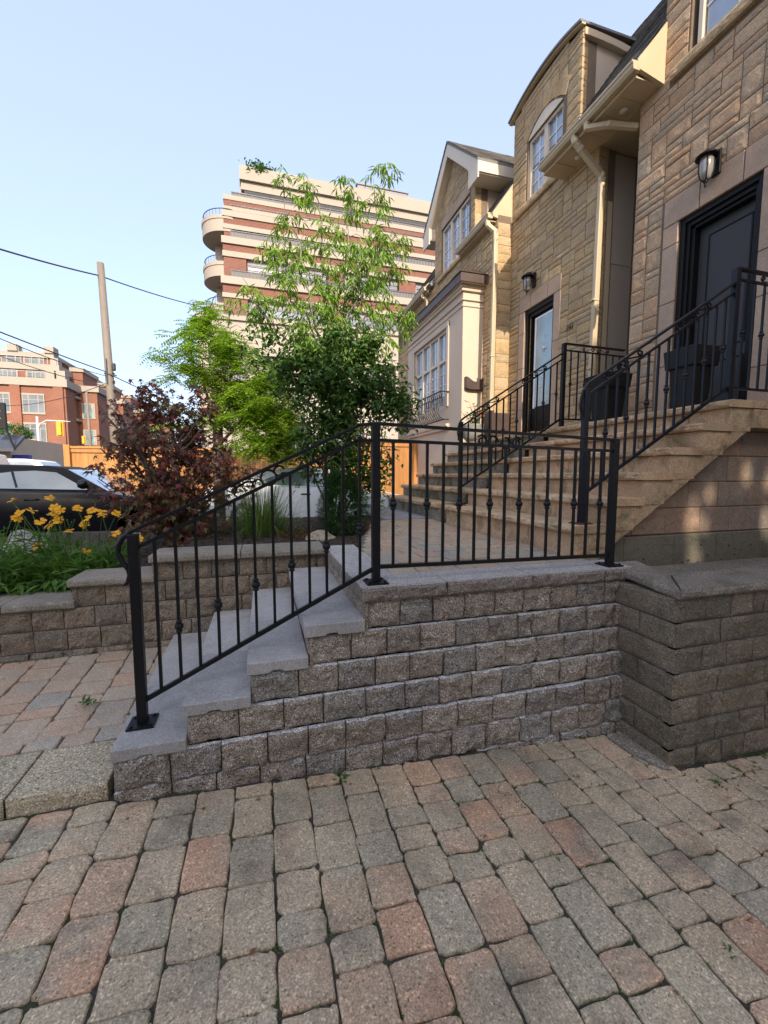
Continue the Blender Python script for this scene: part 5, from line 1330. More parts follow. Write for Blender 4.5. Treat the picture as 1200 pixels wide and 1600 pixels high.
def boulder(x, y, z, rx, ry, rz, mat, label, seed):
    bm = bmesh.new(); bmesh.ops.create_icosphere(bm, subdivisions=4, radius=1)
    for v in bm.verts:
        p = v.co.copy(); k = 1+.28*noise.noise(p*1.1+V((seed,0,0)))+.12*noise.noise(p*2.7+V((seed,3,0)))+.04*noise.noise(p*8)
        for ax in (V((.6,.3,.75)),V((-.7,.5,.5)),V((.2,-.8,.6))):
            d = p.dot(ax.normalized())
            if d > .72: k *= 1-(d-.72)*.5
        v.co = V((p.x*rx*k,p.y*ry*k,max(p.z,-.6)*rz*k))
    me = bpy.data.meshes.new('boulder'); bm.to_mesh(me); bm.free(); me.materials.append(mat)
    o = bpy.data.objects.new('boulder', me); COL.objects.link(o); o.location = (x,y,z); o['_o'] = (x,y,z)
    return tag(o, label, 'boulder')
boulder(-2.32,5.0,.74,.22,.2,.22, M['rock'], 'rounded grey boulder behind the yellow flowers', 2)
boulder(-2.85,4.9,.66,.25,.2,.2, M['rock'], 'lower grey boulder at the left edge behind the green leaves', 7)
boulder(.58,4.42,.76,.20,.15,.15, M['rock_tan'], 'tan mossy boulder beside the dwarf conifer', 4)
mb = MB(); mb.box(-.85,-.55,5.45,5.75,.74,1.0); tag(mb.build('stone_block', M['cap_old'], bevel=.012), 'pale squared stone block behind the red maple', 'stone block')
for q, (x, y, s_) in enumerate(((-1.62,5.55,.9),(-1.28,5.7,1.1))):
    mb = MB(); mb.box(x,x+.30*s_,y,y+.2,.66,.79+.03*q); tag(mb.build('edging_stone', M['white'] if q else M['cap_old'], bevel=.012), ('pale edging stone lying at the foot of the maple, right of the flowers','whiter edging stone lying under the maple next to the railing')[q], 'edging stone')
t = thing('plant_tub', (-.98,5.3,.7), 'black plastic tub with an orange strap under the maple', 'tub')
mb = MB(); mb.lathe(-.93,5.35,[(.16,.68),(.20,.95),(.215,1.02),(.215,1.05),(.19,1.05),(.18,.99)],20); mb.build('pot', M['plastic'], t, smooth=True)
mb = MB(); mb.tube([(-1.0,5.14,1.03),(-.975,5.13,.98),(-.97,5.14,.90),(-.98,5.15,.84)], .010, 6); mb.build('strap', M['orange'], t)

# ------------------------------------------------------------------ cedar fence
def fence(x0, x1, y, z0, z1, label, postw=.13, gap=2.4):
    t = thing('wooden_fence', ((x0+x1)/2,y,z0), label, 'fence')
    mb = MB(); x = x0
    while x < x1: 
        w_ = min(.14, x1-x); mb.box(x+.002, x+w_-.002, y, y+.02, z0+.05, z1-.09+R.uniform(-.003,.003)); x += .14
    mb.build('board', M['fence'], t)
    mb = MB()
    for z_ in (z0+.3, z1-.10): mb.box(x0, x1, y-.035, y-.002, z_-.05, z_+.05)
    mb.box(x0-.02, x1+.02, y-.06, y+.06, z1-.048, z1); mb.build('rail', M['fence'], t)
    x = x0
    while x <= x1+.01:
        mb = MB(); mb.box(x-postw/2, x+postw/2, y-.10, y+.03, z0, z1+.03); mb.build('post', M['fence'], t, bevel=.006); x += gap
    return t
fence(-4.55, -1.0, 12, .27, 2.2, 'long orange cedar fence behind the black convertible and red maple')
fence(-1.0+.0, 2.1, 12.3, .27, 2.12, 'middle stretch of orange cedar fence behind the white car')
fence(2.2, 4.05, 10.9, .27, 2.42, 'taller orange cedar panel next to the pale bay', gap=1.85)

# ------------------------------------------------------------------ cars
def car(name, loc, rot, label, cat, paint, roofmat, L=4.7, W=1.82, soft=False, suv=False, low=None):
    t = thing(name, loc, label, cat); t.rotation_euler = (0,0,rot); o0 = tuple(t['_o']); t['_o'] = (0,0,0)
    def sect(poly, half, infl):
        """rounded body: slices across the width"""
        mb = MB(); n = len(poly); cz = sum(p[1] for p in poly)/n; cx = sum(p[0] for p in poly)/n
        sl = [(-half, infl), (-half*.97, infl*.35), (-half*.86, 0), (half*.86, 0), (half*.97, infl*.35), (half, infl)]
        for y, k in sl:
            for x, z in poly: mb.v.append((cx+(x-cx)*(1-k*.5), y, cz+(z-cz)*(1-k)))
        for i in range(len(sl)-1):
            for j in range(n): mb.f.append([i*n+j, i*n+(j+1)%n, (i+1)*n+(j+1)%n, (i+1)*n+j]); mb.m.append(0)
        mb.f.append(list(range(n))[::-1]); mb.f.append([(len(sl)-1)*n+j for j in range(n)]); mb.m += [0,0]
        return mb
    h = L/2
    bz = .98 if not suv else 1.08; rz = (1.40 if not suv else 1.72) if low is None else low
    body = [(-h,.42),(-h+.06,.30),(h-.12,.26),(h,.36),(h-.02,.58),(h-.22,.72),(h-.75,.83),(h-1.35,bz-.04),(-h+1.1,bz+.04),(-h+.35,bz+.03),(-h+.05,bz-.04),(-h-.01,.75)]
    mb = sect(body, W/2, .10); b = mb.build('body', paint, t, smooth=False, bevel=.03, seg=3)
    for p in b.data.polygons: p.use_smooth = True
    if soft: gh = [(-h+.75,bz+.02),(h-1.30,bz-.06),(h-2.0,rz-.06),(h-2.25,rz-.015),(h-2.9,rz),(-h+1.45,rz-.06),(-h+1.05,rz-.16)]
    elif suv: gh = [(-h+.08,bz),(h-1.15,bz-.03),(h-1.85,rz-.06),(h-2.2,rz),(-h+.6,rz),(-h+.28,rz-.06)]
    else: gh = [(-h+.55,bz+.02),(h-1.25,bz-.06),(h-2.0,rz-.05),(h-2.35,rz),(-h+1.75,rz-.02),(-h+1.35,rz-.08)]
    g = MB(); n = len(gh); wl = W/2-.10; wu = W/2-.27
    z0 = bz; 
    for s_ in (-1,1):
        for x, z in gh: f_ = max(0,(z-z0)/(rz-z0)); g.v.append((x, s_*(wl+(wu-wl)*f_), z))
    for j in range(n): g.f.append([j,(j+1)%n,n+(j+1)%n,n+j]); g.m.append(0)
    g.f += [list(range(n))[::-1], list(range(n,2*n))]; g.m += [0,0]
    rf = g.build('roof', roofmat, t, bevel=.03, seg=3)
    for p in rf.data.polygons: p.use_smooth = True
    # side glass following the roof
    for s_ in (-1,1):
        cx = sum(x for x,z in gh)/n; gl = MB()
        tp = rz-.10
        if soft: sh = [(-h+1.02,bz+.055),(h-1.62,bz+.0),(h-2.10,tp-.03),(h-2.4,tp),(-h+2.0,tp-.015),(-h+1.5,tp-.09),(-h+1.2,tp-.18)]
        elif suv: sh = [(-h+.35,bz+.04),(h-1.5,bz+.02),(h-2.05,tp),(-h+.6,tp)]
        else: sh = [(-h+1.1,bz+.05),(h-1.6,bz+.0),(h-2.12,tp),(-h+1.8,tp)]
        def yy(z): return s_*(wl+(wu-wl)*max(0,(z-z0)/(rz-z0))+.006)
        gl.add([(x,yy(z),z) for x,z in sh]+[(x,yy(z)-s_*.02,z) for x,z in sh], [tuple(range(len(sh))), tuple(range(len(sh),2*len(sh)))]+[(i,(i+1)%len(sh),len(sh)+(i+1)%len(sh),len(sh)+i) for i in range(len(sh))])
        go = gl.build('side_window', M['glass_car'], t)
        dv = MB(); xm = -h+2.05 if soft else cx-.15
        dv.bar((xm+.03,yy(bz+.05)+s_*.004,bz+.05),(xm-.06,yy(tp-.02)+s_*.004,tp-.02),.03,.012,(0,1,0)); dv.build('window_divider', M['carblack'], go)
        dl = MB()
        for xq in ((-h+2.1),(h-1.45)): dl.bar((xq,s_*(W/2-.02),.40),(xq-.02 if xq < 0 else xq,s_*(W/2-.012),bz-.03),.008,.012,(0,1,0))
        dl.build('door_seam', M['carblack'], t)
        hd = MB(); xh = -h+2.32; hd.tube([(xh-.10,s_*(W/2-.01),bz-.155),(xh-.05,s_*(W/2+.022),bz-.145),(xh+.05,s_*(W/2+.022),bz-.145),(xh+.10,s_*(W/2-.01),bz-.15)], .016, 8); hd.build('door_handle', M['carblack'], t, smooth=True)
        mr = MB(); xm = h-1.62; mr.lathe(xm, s_*(W/2+.10), [(.02,bz+.02),(.075,bz+.05),(.085,bz+.11),(.06,bz+.16),(.02,bz+.17)], 10); mr.bar((xm,s_*(W/2-.08),bz+.04),(xm,s_*(W/2+.1),bz+.06),.05,.03); mr.build('mirror', M['carblack'], t, smooth=True)
        for xw in (-h+.95, h-.88):
            wh = MB(); y0 = s_*(W/2-.10)
            prof = [(.20,-.10),(.31,-.10),(.335,-.07),(.335,.07),(.31,.10),(.20,.10)]
            nn = 24; b_ = len(wh.v)
            for r_, q in prof:
                for k in range(nn): a = 2*math.pi*k/nn; wh.v.append((xw+r_*math.cos(a), y0+q, .335+r_*math.sin(a)))
            for i in range(len(prof)-1):
                for k in range(nn): wh.f.append([i*nn+k,i*nn+(k+1)%nn,(i+1)*nn+(k+1)%nn,(i+1)*nn+k]); wh.m.append(0)
            wo = wh.build('wheel', M['tyre'], t, smooth=True)
            ri = MB(); 
            for k in range(5):
                a = 2*math.pi*k/5; ri.bar((xw,y0+s_*.085,.335),(xw+.21*math.cos(a),y0+s_*.085,.335+.21*math.sin(a)),.06,.03,(0,1,0))
            ri.build('rim', M['steel'], wo)
    # windscreen
    i0, i1 = 1, 2; ws = MB()
    def P(x,z,k): f_ = max(0,(z-z0)/(rz-z0)); return (x, k*(wl+(wu-wl)*f_-.06), z)
    (xa,za),(xb,zb) = gh[1], gh[2]
    dx, dz_ = xb-xa, zb-za; nl = V((dz_,0,-dx)).normalized(); 
    if nl.x < 0: nl = -nl
    q = [V(P(xa+dx*.08,za+dz_*.08,-1)),V(P(xa+dx*.08,za+dz_*.08,1)),V(P(xa+dx*.95,za+dz_*.95,1)),V(P(xa+dx*.95,za+dz_*.95,-1))]
    ws.add([p+nl*.006 for p in q]+[p-nl*.01 for p in q], [(0,1,2,3),(4,5,6,7),(0,1,5,4),(1,2,6,5),(2,3,7,6),(3,0,4,7)]); wo = ws.build('windscreen', M['glass_car'], t)
    wp = MB()
    for k in (-.3,.25): wp.bar((xa+.02,k*W,za+.03),(xa+dx*.5,k*W+.32,za+dz_*.5+.03),.014,.012)
    wp.build('wiper', M['carblack'], wo)
    for s_ in (-1,1):
        hl = MB(); hl.box(h-.20,h-.05,s_*(W/2-.34)-.14,s_*(W/2-.34)+.14,.56,.66); hl.build('headlight', M['glass_lamp'], t, bevel=.02)
        tl = MB(); zt = bz-.2 if not suv else bz+.05
        tl.box(-h-.012,-h+.10,s_*(W/2-.16)-.13,s_*(W/2-.16)+.13,zt-.07,zt+(.07 if not suv else .35)); tl.build('tail_light', M['red'], t, bevel=.015)
    t['_o'] = o0
    return t
cv = car('parked_car', (-3.55,8.91,.27), 0, 'black soft top convertible parked side on behind the yellow flowers', 'car', M['carblack'], M['canvas'], 4.7, 1.82, True)
car('parked_car', (1.15,9.6,.27), rad(-24), 'white car behind the ornamental grass and the dense shrub', 'car', M['carwhite'], M['carwhite'], 4.5, 1.8)
car('parked_car', (-9.75,15.2,.27), math.pi, 'pale champagne suv with a red tail light at the left picture edge', 'car', M['carsilver'], M['carsilver'], 4.7, 1.85, False, True, 1.9)
vt = car('parked_van', (-8.1,18.0,.27), 0, 'white van with blue lettering beyond the convertible roof', 'van', M['carwhite'], M['carwhite'], 4.9, 1.9, False, True, 1.78)
vt['_o'] = (0,0,0)
text_obj('plus', .36, 'lettering', M['purple'], vt, (-.55,-.775,1.42), Euler((rad(80),0,0)))
vt['_o'] = tuple(vt.location)

# ------------------------------------------------------------------ apartment tower across the street
tw_ = thing('apartment_tower', (5,40,0), 'tall cream and red brick banded apartment tower with rounded corner balconies', 'apartment block')
def tz(y): return 1.5+(742-y)*.0521
XT0, XT1 = -2.55, 21.
bands = [(300.7,308,.05,'c'),(308,317,0,'b'),(317.5,323.5,.03,'c'),(326,335,.25,'c'),(335,346,.15,'b'),(346,353,.2,'c'),(353,367,.1,'B'),(367.5,378,.5,'c'),(378,388.5,.35,'b'),(388.5,397,.4,'c'),(397,429,.3,'B'),(429.5,441,.75,'c'),(441,454,.55,'b'),(454,461,.6,'c'),(461,500,.5,'B')]
br = MB(); cr = MB(); wn = MB(); gp = MB(); nwin = []
for a, b_, pr, k in bands:
    y0 = 38.6-pr; z0, z1 = tz(b_), tz(a); x0 = XT0-pr*.45
    if k == 'c': cr.box(x0, XT1, y0, 46, z0+.004, z1-.004)
    elif k == 'b': br.box(x0+.03, XT1, y0, 46, z0, z1)
    else:
        for xa, xb in ((x0+.03,-.9+.1*pr),(6.0,7.4),(12.6,14.2),(19,XT1)): br.box(xa, xb, y0, 46, z0, z1)
        gp.box(x0+.3, XT1-.1, 39.9, 45, z0, z1)
        for xa, xb in ((-.8,5.9),(7.5,12.5),(14.3,18.9)): nwin.append((xa,xb,z0,z1,y0))
gp.box(XT0+.6, XT1, 39.7, 45, tz(326), tz(317.5)+.0)
wall_o = br.build('wall', M['t_brick'], tw_); cr.build('precast_band', M['t_cream'], tw_); gp.build('recess', M['t_grey'], tw_)
for xa, xb, z0, z1, yw in nwin:
    n = max(2, int((xb-xa)/1.6)); w_ = (xb-xa)/n
    for k in range(n):
        f = MB(); a = xa+k*w_; zt = z0+(z1-z0)*.78
        f.box(a, a+.09, yw+.25, yw+.41, z0, zt); f.box(a+.09, a+w_, yw+.25, yw+.41, zt-.09, zt); f.box(a+.09,a+w_,yw+.27,yw+.39,z0+.9,z0+.96); f.box(a,a+w_,yw+.22,yw+.42,zt+.002,z1-.002)
        fo = f.build('window', M['t_grey'], tw_); g = MB(); g.box(a+.09, a+w_, yw+.31, yw+.35, z0, zt-.09); g.build('pane', M['t_win'], fo)
def railing(par, x0, x1, y, z0, h, n, side=None, fill=True):
    mb = MB(); mb.box(x0, x1, y-.03, y+.03, z0+h-.07, z0+h); mb.box(x0, x1, y-.02, y+.02, z0+.05, z0+.10)
    for k in range(n+1): x = x0+(x1-x0)*k/n; mb.box(x-.018, x+.018, y-.018, y+.018, z0, z0+h)
    if side: mb.box(x0-.03, x0+.03, y, side, z0+h-.07, z0+h); mb.box(x0-.03,x0+.03,y,y+.06,z0,z0+h)
    o = mb.build('railing', M['t_rail'], par)
    if fill: mb = MB(); mb.box(x0+.02, x1, y+.03, y+.05, z0+.12, z0+h-.08); mb.build('rail_infill', M['t_glassrail'], o)
railing(tw_, -1.9, XT1, 38.62, tz(301), .34, 70, 41)
for yb, pr in ((326,.25),(367.5,.5),(429.5,.75)): railing(tw_, -1.95-.2*pr, XT1, 38.6-pr+.25, tz(yb), .62, 80)
# penthouse
mb = MB(); mb.box(-1.25, XT1, 38.9, 46, tz(269.5), tz(248.5)); mb.box(-1.15, XT1, 39.15, 46, tz(282), tz(270)); mb.build('penthouse_parapet', M['t_cream'], tw_); mb = MB(); mb.box(-.9, XT1, 39.2, 41.5, tz(292), tz(282.2)); mb.build('recess', M['t_dark'], tw_)  # last dark box paints the shade under the parapet
mb = MB(); mb.box(-.9, XT1, 41.0, 46, tz(301), tz(283)+.0); mb.build('penthouse_wall', M['t_cream'], tw_)
mb = MB(); mb.box(.8, XT1, 40.95, 40.99, tz(301)+.1, tz(288)); mb.build('window', M['t_dark'], tw_)
mb = MB(); mb.box(-1.3, -1.1, 39.4, 39.55, tz(301), tz(270)); mb.build('downspout', M['t_grey'], tw_)
mb = MB(); mb.box(9.3, 14.3, 41, 45, tz(255), 28.9); mb.box(9.2,14.4,40.9,45.1,28.9,29.0); mb.build('plant_room', M['t_grey'], tw_)
# rounded corner balconies
def drum(mb, cx, cy, r, z0, z1, n=28):
    mb.prism([(cx+r*math.cos(rad(90+180*i/n+20)), cy+r*math.sin(rad(90+180*i/n+20)), z0) for i in range(n+1)], (0,0,z1-z0))
for (ya, yb) in ((333,357),(403,425),(467,490)):
    mb = MB(); drum(mb, -2.3, 40.6, 2.15, tz(yb), tz(ya)-.30); drum(mb, -2.3, 40.6, 2.2, tz(ya)-.28, tz(ya)); bo = mb.build('balcony', M['t_cream'], tw_)
    mb = MB(); pts = [(-2.3+2.05*math.cos(rad(110+180*i/20)), 40.6+2.05*math.sin(rad(110+180*i/20)), tz(ya)+.55) for i in range(21)]; mb.tube(pts, .035, 6)
    for i in range(0,21): mb.tube([pts[i], (pts[i][0],pts[i][1],tz(ya))], .018, 4)
    mb.build('railing', M['t_rail'], bo)
mb = MB(); mb.box(-3.5,-2.0,40.9,46,tz(600),tz(320)-.9); mb.build('corner_wall', M['t_cream'], tw_)
mb = MB(); 
for ya in (385,445,): mb.box(-2.85,-2.45,40.75,40.88,tz(ya+18),tz(ya)); 
mb.build('balcony_door', M['t_dark'], tw_)
# base block with terrace
hole = [(.3,2.6,9.3,11.5),(-4.0,-1.0,9.3,12.2),(3.2,6.0,9.3,11.5),(.3,4.2,2.8,6.1),(5.2,9,2.8,6.1),(9.5,12.0,9.3,11.5)]
xs = sorted({-4.8,XT1}|{h_[0] for h_ in hole}|{h_[1] for h_ in hole}); zs = sorted({0.,tz(500)}|{h_[2] for h_ in hole}|{h_[3] for h_ in hole})
mb = MB()
for a, b_ in zip(xs[:-1], xs[1:]):
    for c, d in zip(zs[:-1], zs[1:]):
        if not any(h_[0] <= (a+b_)/2 <= h_[1] and h_[2] <= (c+d)/2 <= h_[3] for h_ in hole): mb.box(a, b_, 37.4, 37.9, c, d)
mb.box(-4.8, XT1, 38.8, 46, 0, tz(501)); mb.box(-4.8,-4.3,37.9,46,0,tz(501)); mb.prism([(-4.8,37.4,tz(500)+.01),(-5.1,38.2,tz(500)+.01),(-5.1,46,tz(500)+.01),(XT1,46,tz(500)+.01),(XT1,37.2,tz(500)+.01),(-4.3,37.2,tz(500)+.01)], (0,0,.35))
mb.build('base', M['t_cream'], tw_)
for xa, xb, z0, z1 in hole: mb = MB(); mb.box(xa-.01, xb+.01, 38.5, 38.78, z0, z1); mb.build('recess', M['t_grey'], tw_)
for xa, xb, z0, z1 in hole:
    f = MB(); n = max(2,int((xb-xa)/1.3)); w_ = (xb-xa)/n
    for k in range(n+1): f.box(xa+k*w_-.06, xa+k*w_+.06, 38.3, 38.45, z0, z1)
    for q in (.0,.45,.68,.97): f.box(xa, xb, 38.32, 38.43, z0+(z1-z0)*q, z0+(z1-z0)*q+.09)
    fo = f.build('window', M['t_grey'], tw_); g = MB(); g.box(xa, xb, 38.36, 38.40, z0, z0+(z1-z0)*.68); g.build('pane', M['glass_dark'], fo)
    if z0 > 8: railing(fo, xa+.02, xb-.02, 37.7, z0+.02, 1.0, 14, None, False)
railing(tw_, -5.0, XT1, 37.35, tz(500)+.37, .75, 90, 44, False)
tb = MB(); tb.nofix = True
for _ in range(700):
    p = V((.45+R.gauss(0,.5),39.3+R.gauss(0,.25),27.0+abs(R.gauss(.2,.28))-.12*abs(R.gauss(0,1)))); leaf(tb, p, rdir(-.3,1), (0,0,1), R.uniform(.2,.42), .16, .2)
tag(tb.build('rooftop_bush', M['lf_street']), 'small green bush on the roof edge of the apartment tower', 'shrub')

# ------------------------------------------------------------------ red brick block down the street
rb = thing('brick_block', (-30,70,0), 'stepped red brick apartment block with pale bands at the far left', 'apartment block')
def rz_(y): return 1.5+(742-y)*.0739
wal = MB(); bnd = MB(); wins = []
def mass(x0, x1, y0, y1, z0, z1): wal.box(x0, x1, y0, y1, z0, z1)
mass(-50,-22.6,60,62.5,0,12.3); mass(-50,-22.8,62.5,112,0,12.25); mass(-50,-23.6,60.8,112,12.3,14.3); mass(-50,-24.4,61.6,112,14.3,16.0)
for k in range(5):  # bays stepping down the side street
    y = 64+k*9.5; mass(-22.8,-20.6+.3*k,y,y+5.5,0,12.25); bnd.box(-23,-20.3+.3*k,y-.25,y+5.75,12.25,13.0)
    mass(-23.6,-22.2+.2*k,y+.3,y+5.2,13.0,14.8); bnd.box(-23.6,-22.0+.2*k,y+.1,y+5.4,14.8,15.3)
for x0,x1,y0,z0,z1 in ((-50,-22.3,59.7,12.0,12.9),(-50,-23.3,60.5,14.0,14.7),(-50,-24.1,61.3,15.7,16.2),(-50,-22.4,59.8,3.6,4.6)): bnd.box(x0,x1,y0,112,z0,z1)
for x in (-28.2,-24.5): bnd.box(x-.5,x+.5,61.1,62.5,16.2,17.0)
for x in (-22.9,-24.0): bnd.box(x-.45,x+.45,59.75,60.9,12.9,13.9)
for x in (-23.8,): bnd.box(x-.4,x+.4,60.6,61.6,14.7,15.5)
for zq in (5.0,8.35,11.2): bnd.box(-23.2,-22.45,62.6,112,zq,zq+.28)
for x in (-31.5,-27.6,-23.3): wal.box(x-.5,x+.5,59.75,60.2,4.6,12.0)
wal.build('wall', M['r_brick'], rb); bnd.build('precast_band', M['t_cream'], rb)
for zc, h_, yf, xs in ((9.9,2.0,60,(-29.3,-25.9)),(6.5,2.0,60,(-29.3,-25.9)),(2.6,1.6,60,(-29.3,)),(13.4,1.1,60.8,(-28.6,-25.7)),(15.2,.95,61.6,(-28.5,-26.2))):
    for x in xs:
        f = MB(); w_ = 1.15 if h_ > 1.5 else 1.05
        f.box(x-w_,x+w_,yf-.12,yf-.02,zc-h_/2-.22,zc-h_/2); f.box(x-w_,x+w_,yf-.12,yf-.02,zc+h_/2,zc+h_/2+.22)
        for q in (-1,-.45,.45,1): f.box(x+q*(w_-.08)-.05,x+q*(w_-.08)+.05,yf-.10,yf-.02,zc-h_/2,zc+h_/2)
        f.box(x-w_,x+w_,yf-.095,yf-.02,zc+h_*.22,zc+h_*.22+.07)
        fo = f.build('window', M['t_cream'], rb); g = MB(); g.box(x-w_+.08,x+w_-.08,yf-.07,yf-.05,zc-h_/2,zc+h_/2); g.build('pane', M['t_win'], fo)
for k in range(5):
    y = 64+k*9.5; xf = -20.6+.3*k
    for zc in (6.4,9.8):
        f = MB(); f.box(-22.75,xf+.9,y+5.5,y+9.5,zc-1.5,zc-1.2); f.box(xf+.8,xf+.86,y+5.5,y+9.5,zc-1.2,zc-.2); bo = f.build('balcony', M['t_cream'], rb)
        g = MB(); g.box(-22.78,-22.7,y+6.0,y+9.0,zc-1.2,zc+1.0); g.build('balcony_door', M['t_dark'], bo)
        f = MB(); f.box(-22.4,xf-.3,y-.09,y-.02,zc-1.0,zc+1.0); fo = f.build('window', M['t_cream'], rb); g = MB(); g.box(-22.2,xf-.5,y-.11,y-.095,zc-.9,zc+.9); g.build('pane', M['glass_car'], fo)
f = MB(); f.box(-40,-24.6,59.86,59.98,.4,3.4); f.build('shopfront', M['glass_dark'], rb)
f = MB(); f.box(-24.5,-23.2,59.86,59.98,.4,3.5); f.box(-24.2,-22.9,59.7,59.85,1.2,2.1); f.build('shop_wall', M['stucco'], rb)
f = MB(); f.box(-23.6,-22.9,59.6,59.69,1.9,2.6); f.build('shop_sign', M['red'], rb)
f = MB()
for x0,x1,y in ((-28,-24.8,61.2),(-30,-23.6,60.4),(-30,-22.8,59.85)):
    z = {61.2:16.2,60.4:14.7,59.85:12.9}[y]; f.box(x0,x1,y,y+.04,z+.75,z+.8)
    for k in range(9): x = x0+(x1-x0)*k/8; f.box(x-.02,x+.02,y,y+.04,z,z+.8)
f.build('railing', M['steel'], rb)

# shop at the left edge
sh = thing('corner_shop', (-14.5,25,0), 'shop front with a dark awning and hanging black sign at the far left edge', 'shop')
mb = MB(); mb.box(-20,-12.0,25.2,32,0,3.4); mb.box(-20,-11.9,25.0,25.2,2.9,3.4); mb.build('wall', M['stucco_d'], sh)
mb = MB(); mb.prism([(-20,25.0,3.45),(-20,23.9,2.75),(-20,23.9,2.6),(-20,25.0,3.3)], (8.75,0,0)); aw = mb.build('awning', M['t_rail'], sh)
mb = MB(); mb.box(-12.1,-11.45,23.85,24.0,3.62,4.85); mb.box(-12.3,-12.1,23.9,23.95,4.6,4.7); hs = mb.build('hanging_sign', M['canvas'], sh, bevel=.05)
mb = MB()
for k, (zc, w_) in enumerate(((4.45,.34),(4.3,.28),(4.12,.34))): mb.box(-11.79-w_/2,-11.79+w_/2,23.843,23.848,zc-.03,zc+.03)
mb.build('sign_lettering', M['t_glassrail'], hs)
mb = MB(); mb.bar((-11.5,23.9,3.62),(-11.2,23.9,2.7),.10,.06); mb.build('bracket', M['canvas'], sh)
mb = MB(); mb.box(-12.0,-11.3,25.3,25.6,1.9,2.5); mb.build('blue_sign', M['blue'], sh)

# street tree, signals, poles, wires
sx = thing('street_tree', (-18.7,40,.2), 'small green street tree in front of the red brick block', 'tree')
mb = MB(); limb(mb, (-18.7,40,.2), (-18.6,40,3.9), .14, .09, .02)
for k in range(7): a = k*.9; limb(mb, (-18.6,40,3.4), (-18.6+1.0*math.cos(a),40+.8*math.sin(a),4.8), .06, .02, .05)
mb.build('trunk', M['bark'], sx, smooth=True)
mb = MB(); mb.nofix = True
for _ in range(1500):
    u = rdir(); r_ = R.uniform(.4,1.)**.5; p = V((-18.7+u.x*1.25*r_,40+u.y*1.0*r_,4.75+u.z*.72*r_+.2*noise.noise(u*3))); leaf(mb, p, rdir(), (0,0,1), R.uniform(.12,.24), .11, .2)
mb.build('crown', M['lf_street'], sx)
ts = thing('traffic_signal', (-13.7,32,.2), 'grey mast arm pole with two yellow traffic signals', 'traffic light')
mb = MB(); mb.tube([(-13.7,32,.2),(-13.7,32,5.2)], [.11,.07], 10); mb.build('pole', M['steel'], ts, smooth=True)
mb = MB(); mb.tube([(-13.7,32,4.35),(-13.55,32,4.75),(-13.2,32,4.97),(-12.3,32,4.96),(-11.9,32,4.94)], [.05,.05,.045,.04,.035], 8); mb.build('mast_arm', M['steel'], ts, smooth=True)
def signal(par, x, y, z, s=1):
    mb = MB(); mb.box(x-.2*s,x+.2*s,y-.03,y+.0,z-.46*s,z+.46*s); mb.box(x-.13*s,x+.13*s,y-.2,y-.031,z-.42*s,z+.42*s); so_ = mb.build('signal_head', M['yellow'], par, bevel=.02)
    mb = MB()
    for k in (-1,0,1): mb.lathe(x, y+.06, [(.07*s,z+k*.27*s-.06),(.085*s,z+k*.27*s),(.07*s,z+k*.27*s+.06)], 10)
    mb.build('visor', M['canvas'], so_)
signal(ts, -12.5, 32, 4.46); signal(ts, -13.95, 31.9, 3.4, .75)
t2 = thing('wooden_post', (-15.3,45,.2), 'slim brown timber post with a small yellow signal in front of the brick block', 'post')
mb = MB(); mb.tube([(-15.32,45,9.1),(-15.2,45,.2)], [.10,.15], 8); mb.build('pole', M['pole'], t2, smooth=True); signal(t2, -15.75, 45, 4.7, .8)
up_ = thing('utility_pole', (-5.85,20,.2), 'tall leaning weathered wooden utility pole', 'utility pole')
mb = MB(); mb.tube([(-5.80,20,.2),(-5.93,20,4.5),(-6.045,20,9.97)], [.18,.16,.125], 14); mb.build('pole', M['pole'], up_, smooth=True)
mb = MB()
for z in (5.3,5.62,4.95): mb = MB(); mb.lathe(-5.78, 19.93, [(.03,z-.06),(.06,z-.03),(.03,z),(.06,z+.03),(.02,z+.06)], 8); mb.build('insulator', M['wire'], up_)
mb = MB(); mb.bar((-6.1,19.85,5.62),(-5.65,19.85,5.55),.05); mb.build('bracket', M['wire'], up_); mb = MB(); mb.bar((-5.98,19.80,6.2),(-5.98,19.80,5.2),.035); mb.lathe(-5.74,19.9,[(.05,5.75),(.07,5.8),(.07,6.0),(.05,6.05)],10); mb.build('cable_clamp', M['wire'], up_)
def wire(pts, label, r=.018):
    mb = MB(); out = []
    for a, b_, sag in pts:
        a = V(a); b_ = V(b_)
        for i in range(15): t = i/14; out.append(a.lerp(b_,t)-V((0,0,sag*4*t*(1-t))))
    mb.tube(out, r, 6); tag(mb.build('overhead_wire', M['wire']), label, 'wire', 'overhead wires')
wire([((-7.9,11.5,7.0),(-6.11,20,9.48),.10),((-6.11,20,9.48),(-2.0,38.5,15.2),.25)], 'uppermost overhead wire running past the pole top to the tower', .028)
wire([((-8.2,12,5.75),(-5.97,20,5.68),.05)], 'overhead cable reaching the utility pole from the left, second from the top', .022)
wire([((-7.6,15,5.6),(-5.97,20,5.52),.10)], 'thin overhead wire just below the second cable at the pole', .014)
wire([((-5.9,20,5.6),(-.5,33,4.6),.2)], 'overhead wire from the pole going right behind the red maple', .02)
wire([((-11.5,20,6.9),(-5.9,20,5.1),.25)], 'low overhead wire crossing in front of the brick block', .016)
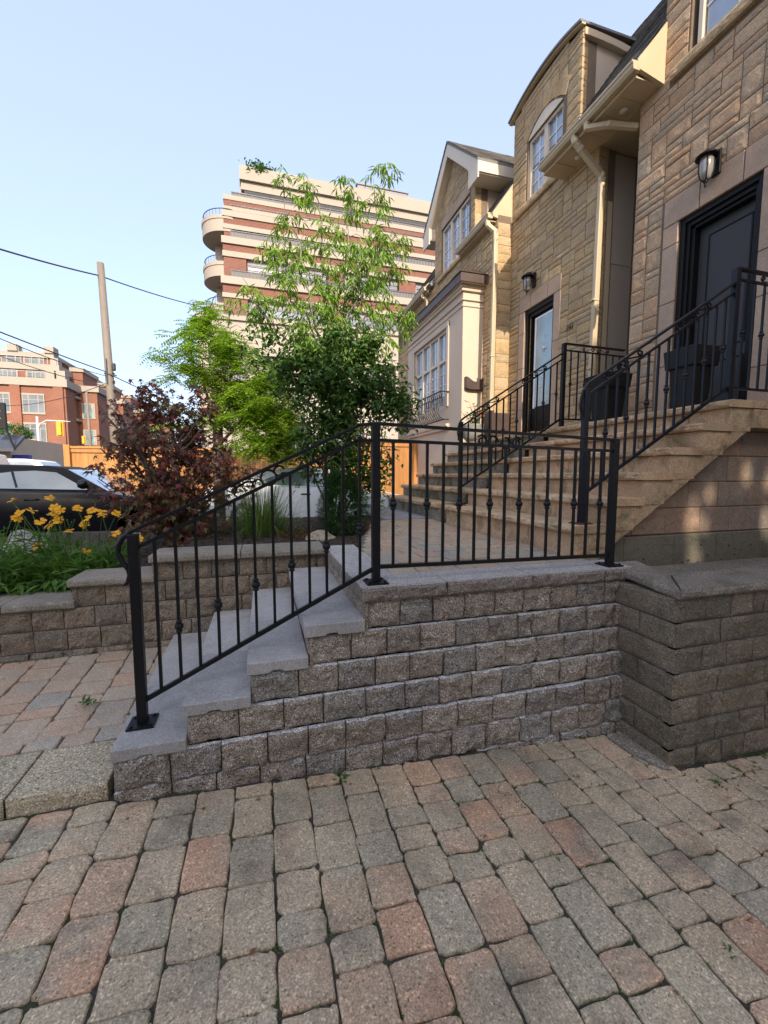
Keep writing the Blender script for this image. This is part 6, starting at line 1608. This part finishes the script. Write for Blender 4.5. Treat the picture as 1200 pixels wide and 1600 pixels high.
wire([((-14,26,5.1),(-5.9,20,5.35),.5)], 'lowest sagging overhead wire in front of the brick block', .014)

# ------------------------------------------------------------------ unseen house and screen added behind the camera to shade the drive
M['bounce_white'] = m_plain('pale_bounce', (.72,.66,.58), .9, .05, 1)  # pale wall of the added house, to bounce light onto the drive
nb = thing('shade_house', (-1,-12,0), 'unseen plain house added behind the camera to shade the driveway', 'house')
mb = MB(); mb.box(-9.5,1.9,-18,-10,-.4,12.55); mb.box(4.0,9,-18,-10,-.4,12.55); mb.build('wall', M['bounce_white'], nb)
mb = MB(); mb.prism([(-9.8,-18.3,12.55),(-9.8,-9.7,12.55),(-9.8,-14,13.6)], (11.7,0,0)); mb.build('roof', M['brownmetal'], nb); mb = MB(); mb.prism([(4.0,-18.3,12.55),(4.0,-9.7,12.55),(4.0,-14,13.6)], (5.3,0,0)); mb.build('roof', M['brownmetal'], nb)
mb = MB()
for x in (-7,-4,-1,6.5):
    for z in (1.5,4.6,7.7,10.4): mb.box(x-.6,x+.6,-9.99,-9.94,z,z+1.5)
mb.build('window', M['glass_dark'], nb)
holes = [(2.92,3.03,8.40,8.55),(2.90,2.98,8.58,8.68),(2.90,3.03,8.72,8.90),(2.94,2.99,8.92,9.02),(3.06,3.13,8.70,8.84),(3.10,3.18,8.98,9.12),(3.54,3.63,9.14,9.30),(3.83,3.92,8.62,8.90),(1.98,2.08,8.62,8.82),(3.84,3.93,9.08,9.24)]  # openings shaped so sun patches land on the foundation wall
xs = sorted({1.9,4.0}|{h_[0] for h_ in holes}|{h_[1] for h_ in holes}); zs = sorted({-.4,12.55}|{h_[2] for h_ in holes}|{h_[3] for h_ in holes})
mb = MB()
for a, b_ in zip(xs[:-1], xs[1:]):
    for c, d in zip(zs[:-1], zs[1:]):
        if not any(h_[0] <= (a+b_)/2 <= h_[1] and h_[2] <= (c+d)/2 <= h_[3] for h_ in holes): mb.box(a, b_, -10.1, -10.06, c, d)
mb.build('sun_patch_screen', M['bounce_white'], nb)  # unseen added screen; its holes stand in for gaps between leaves
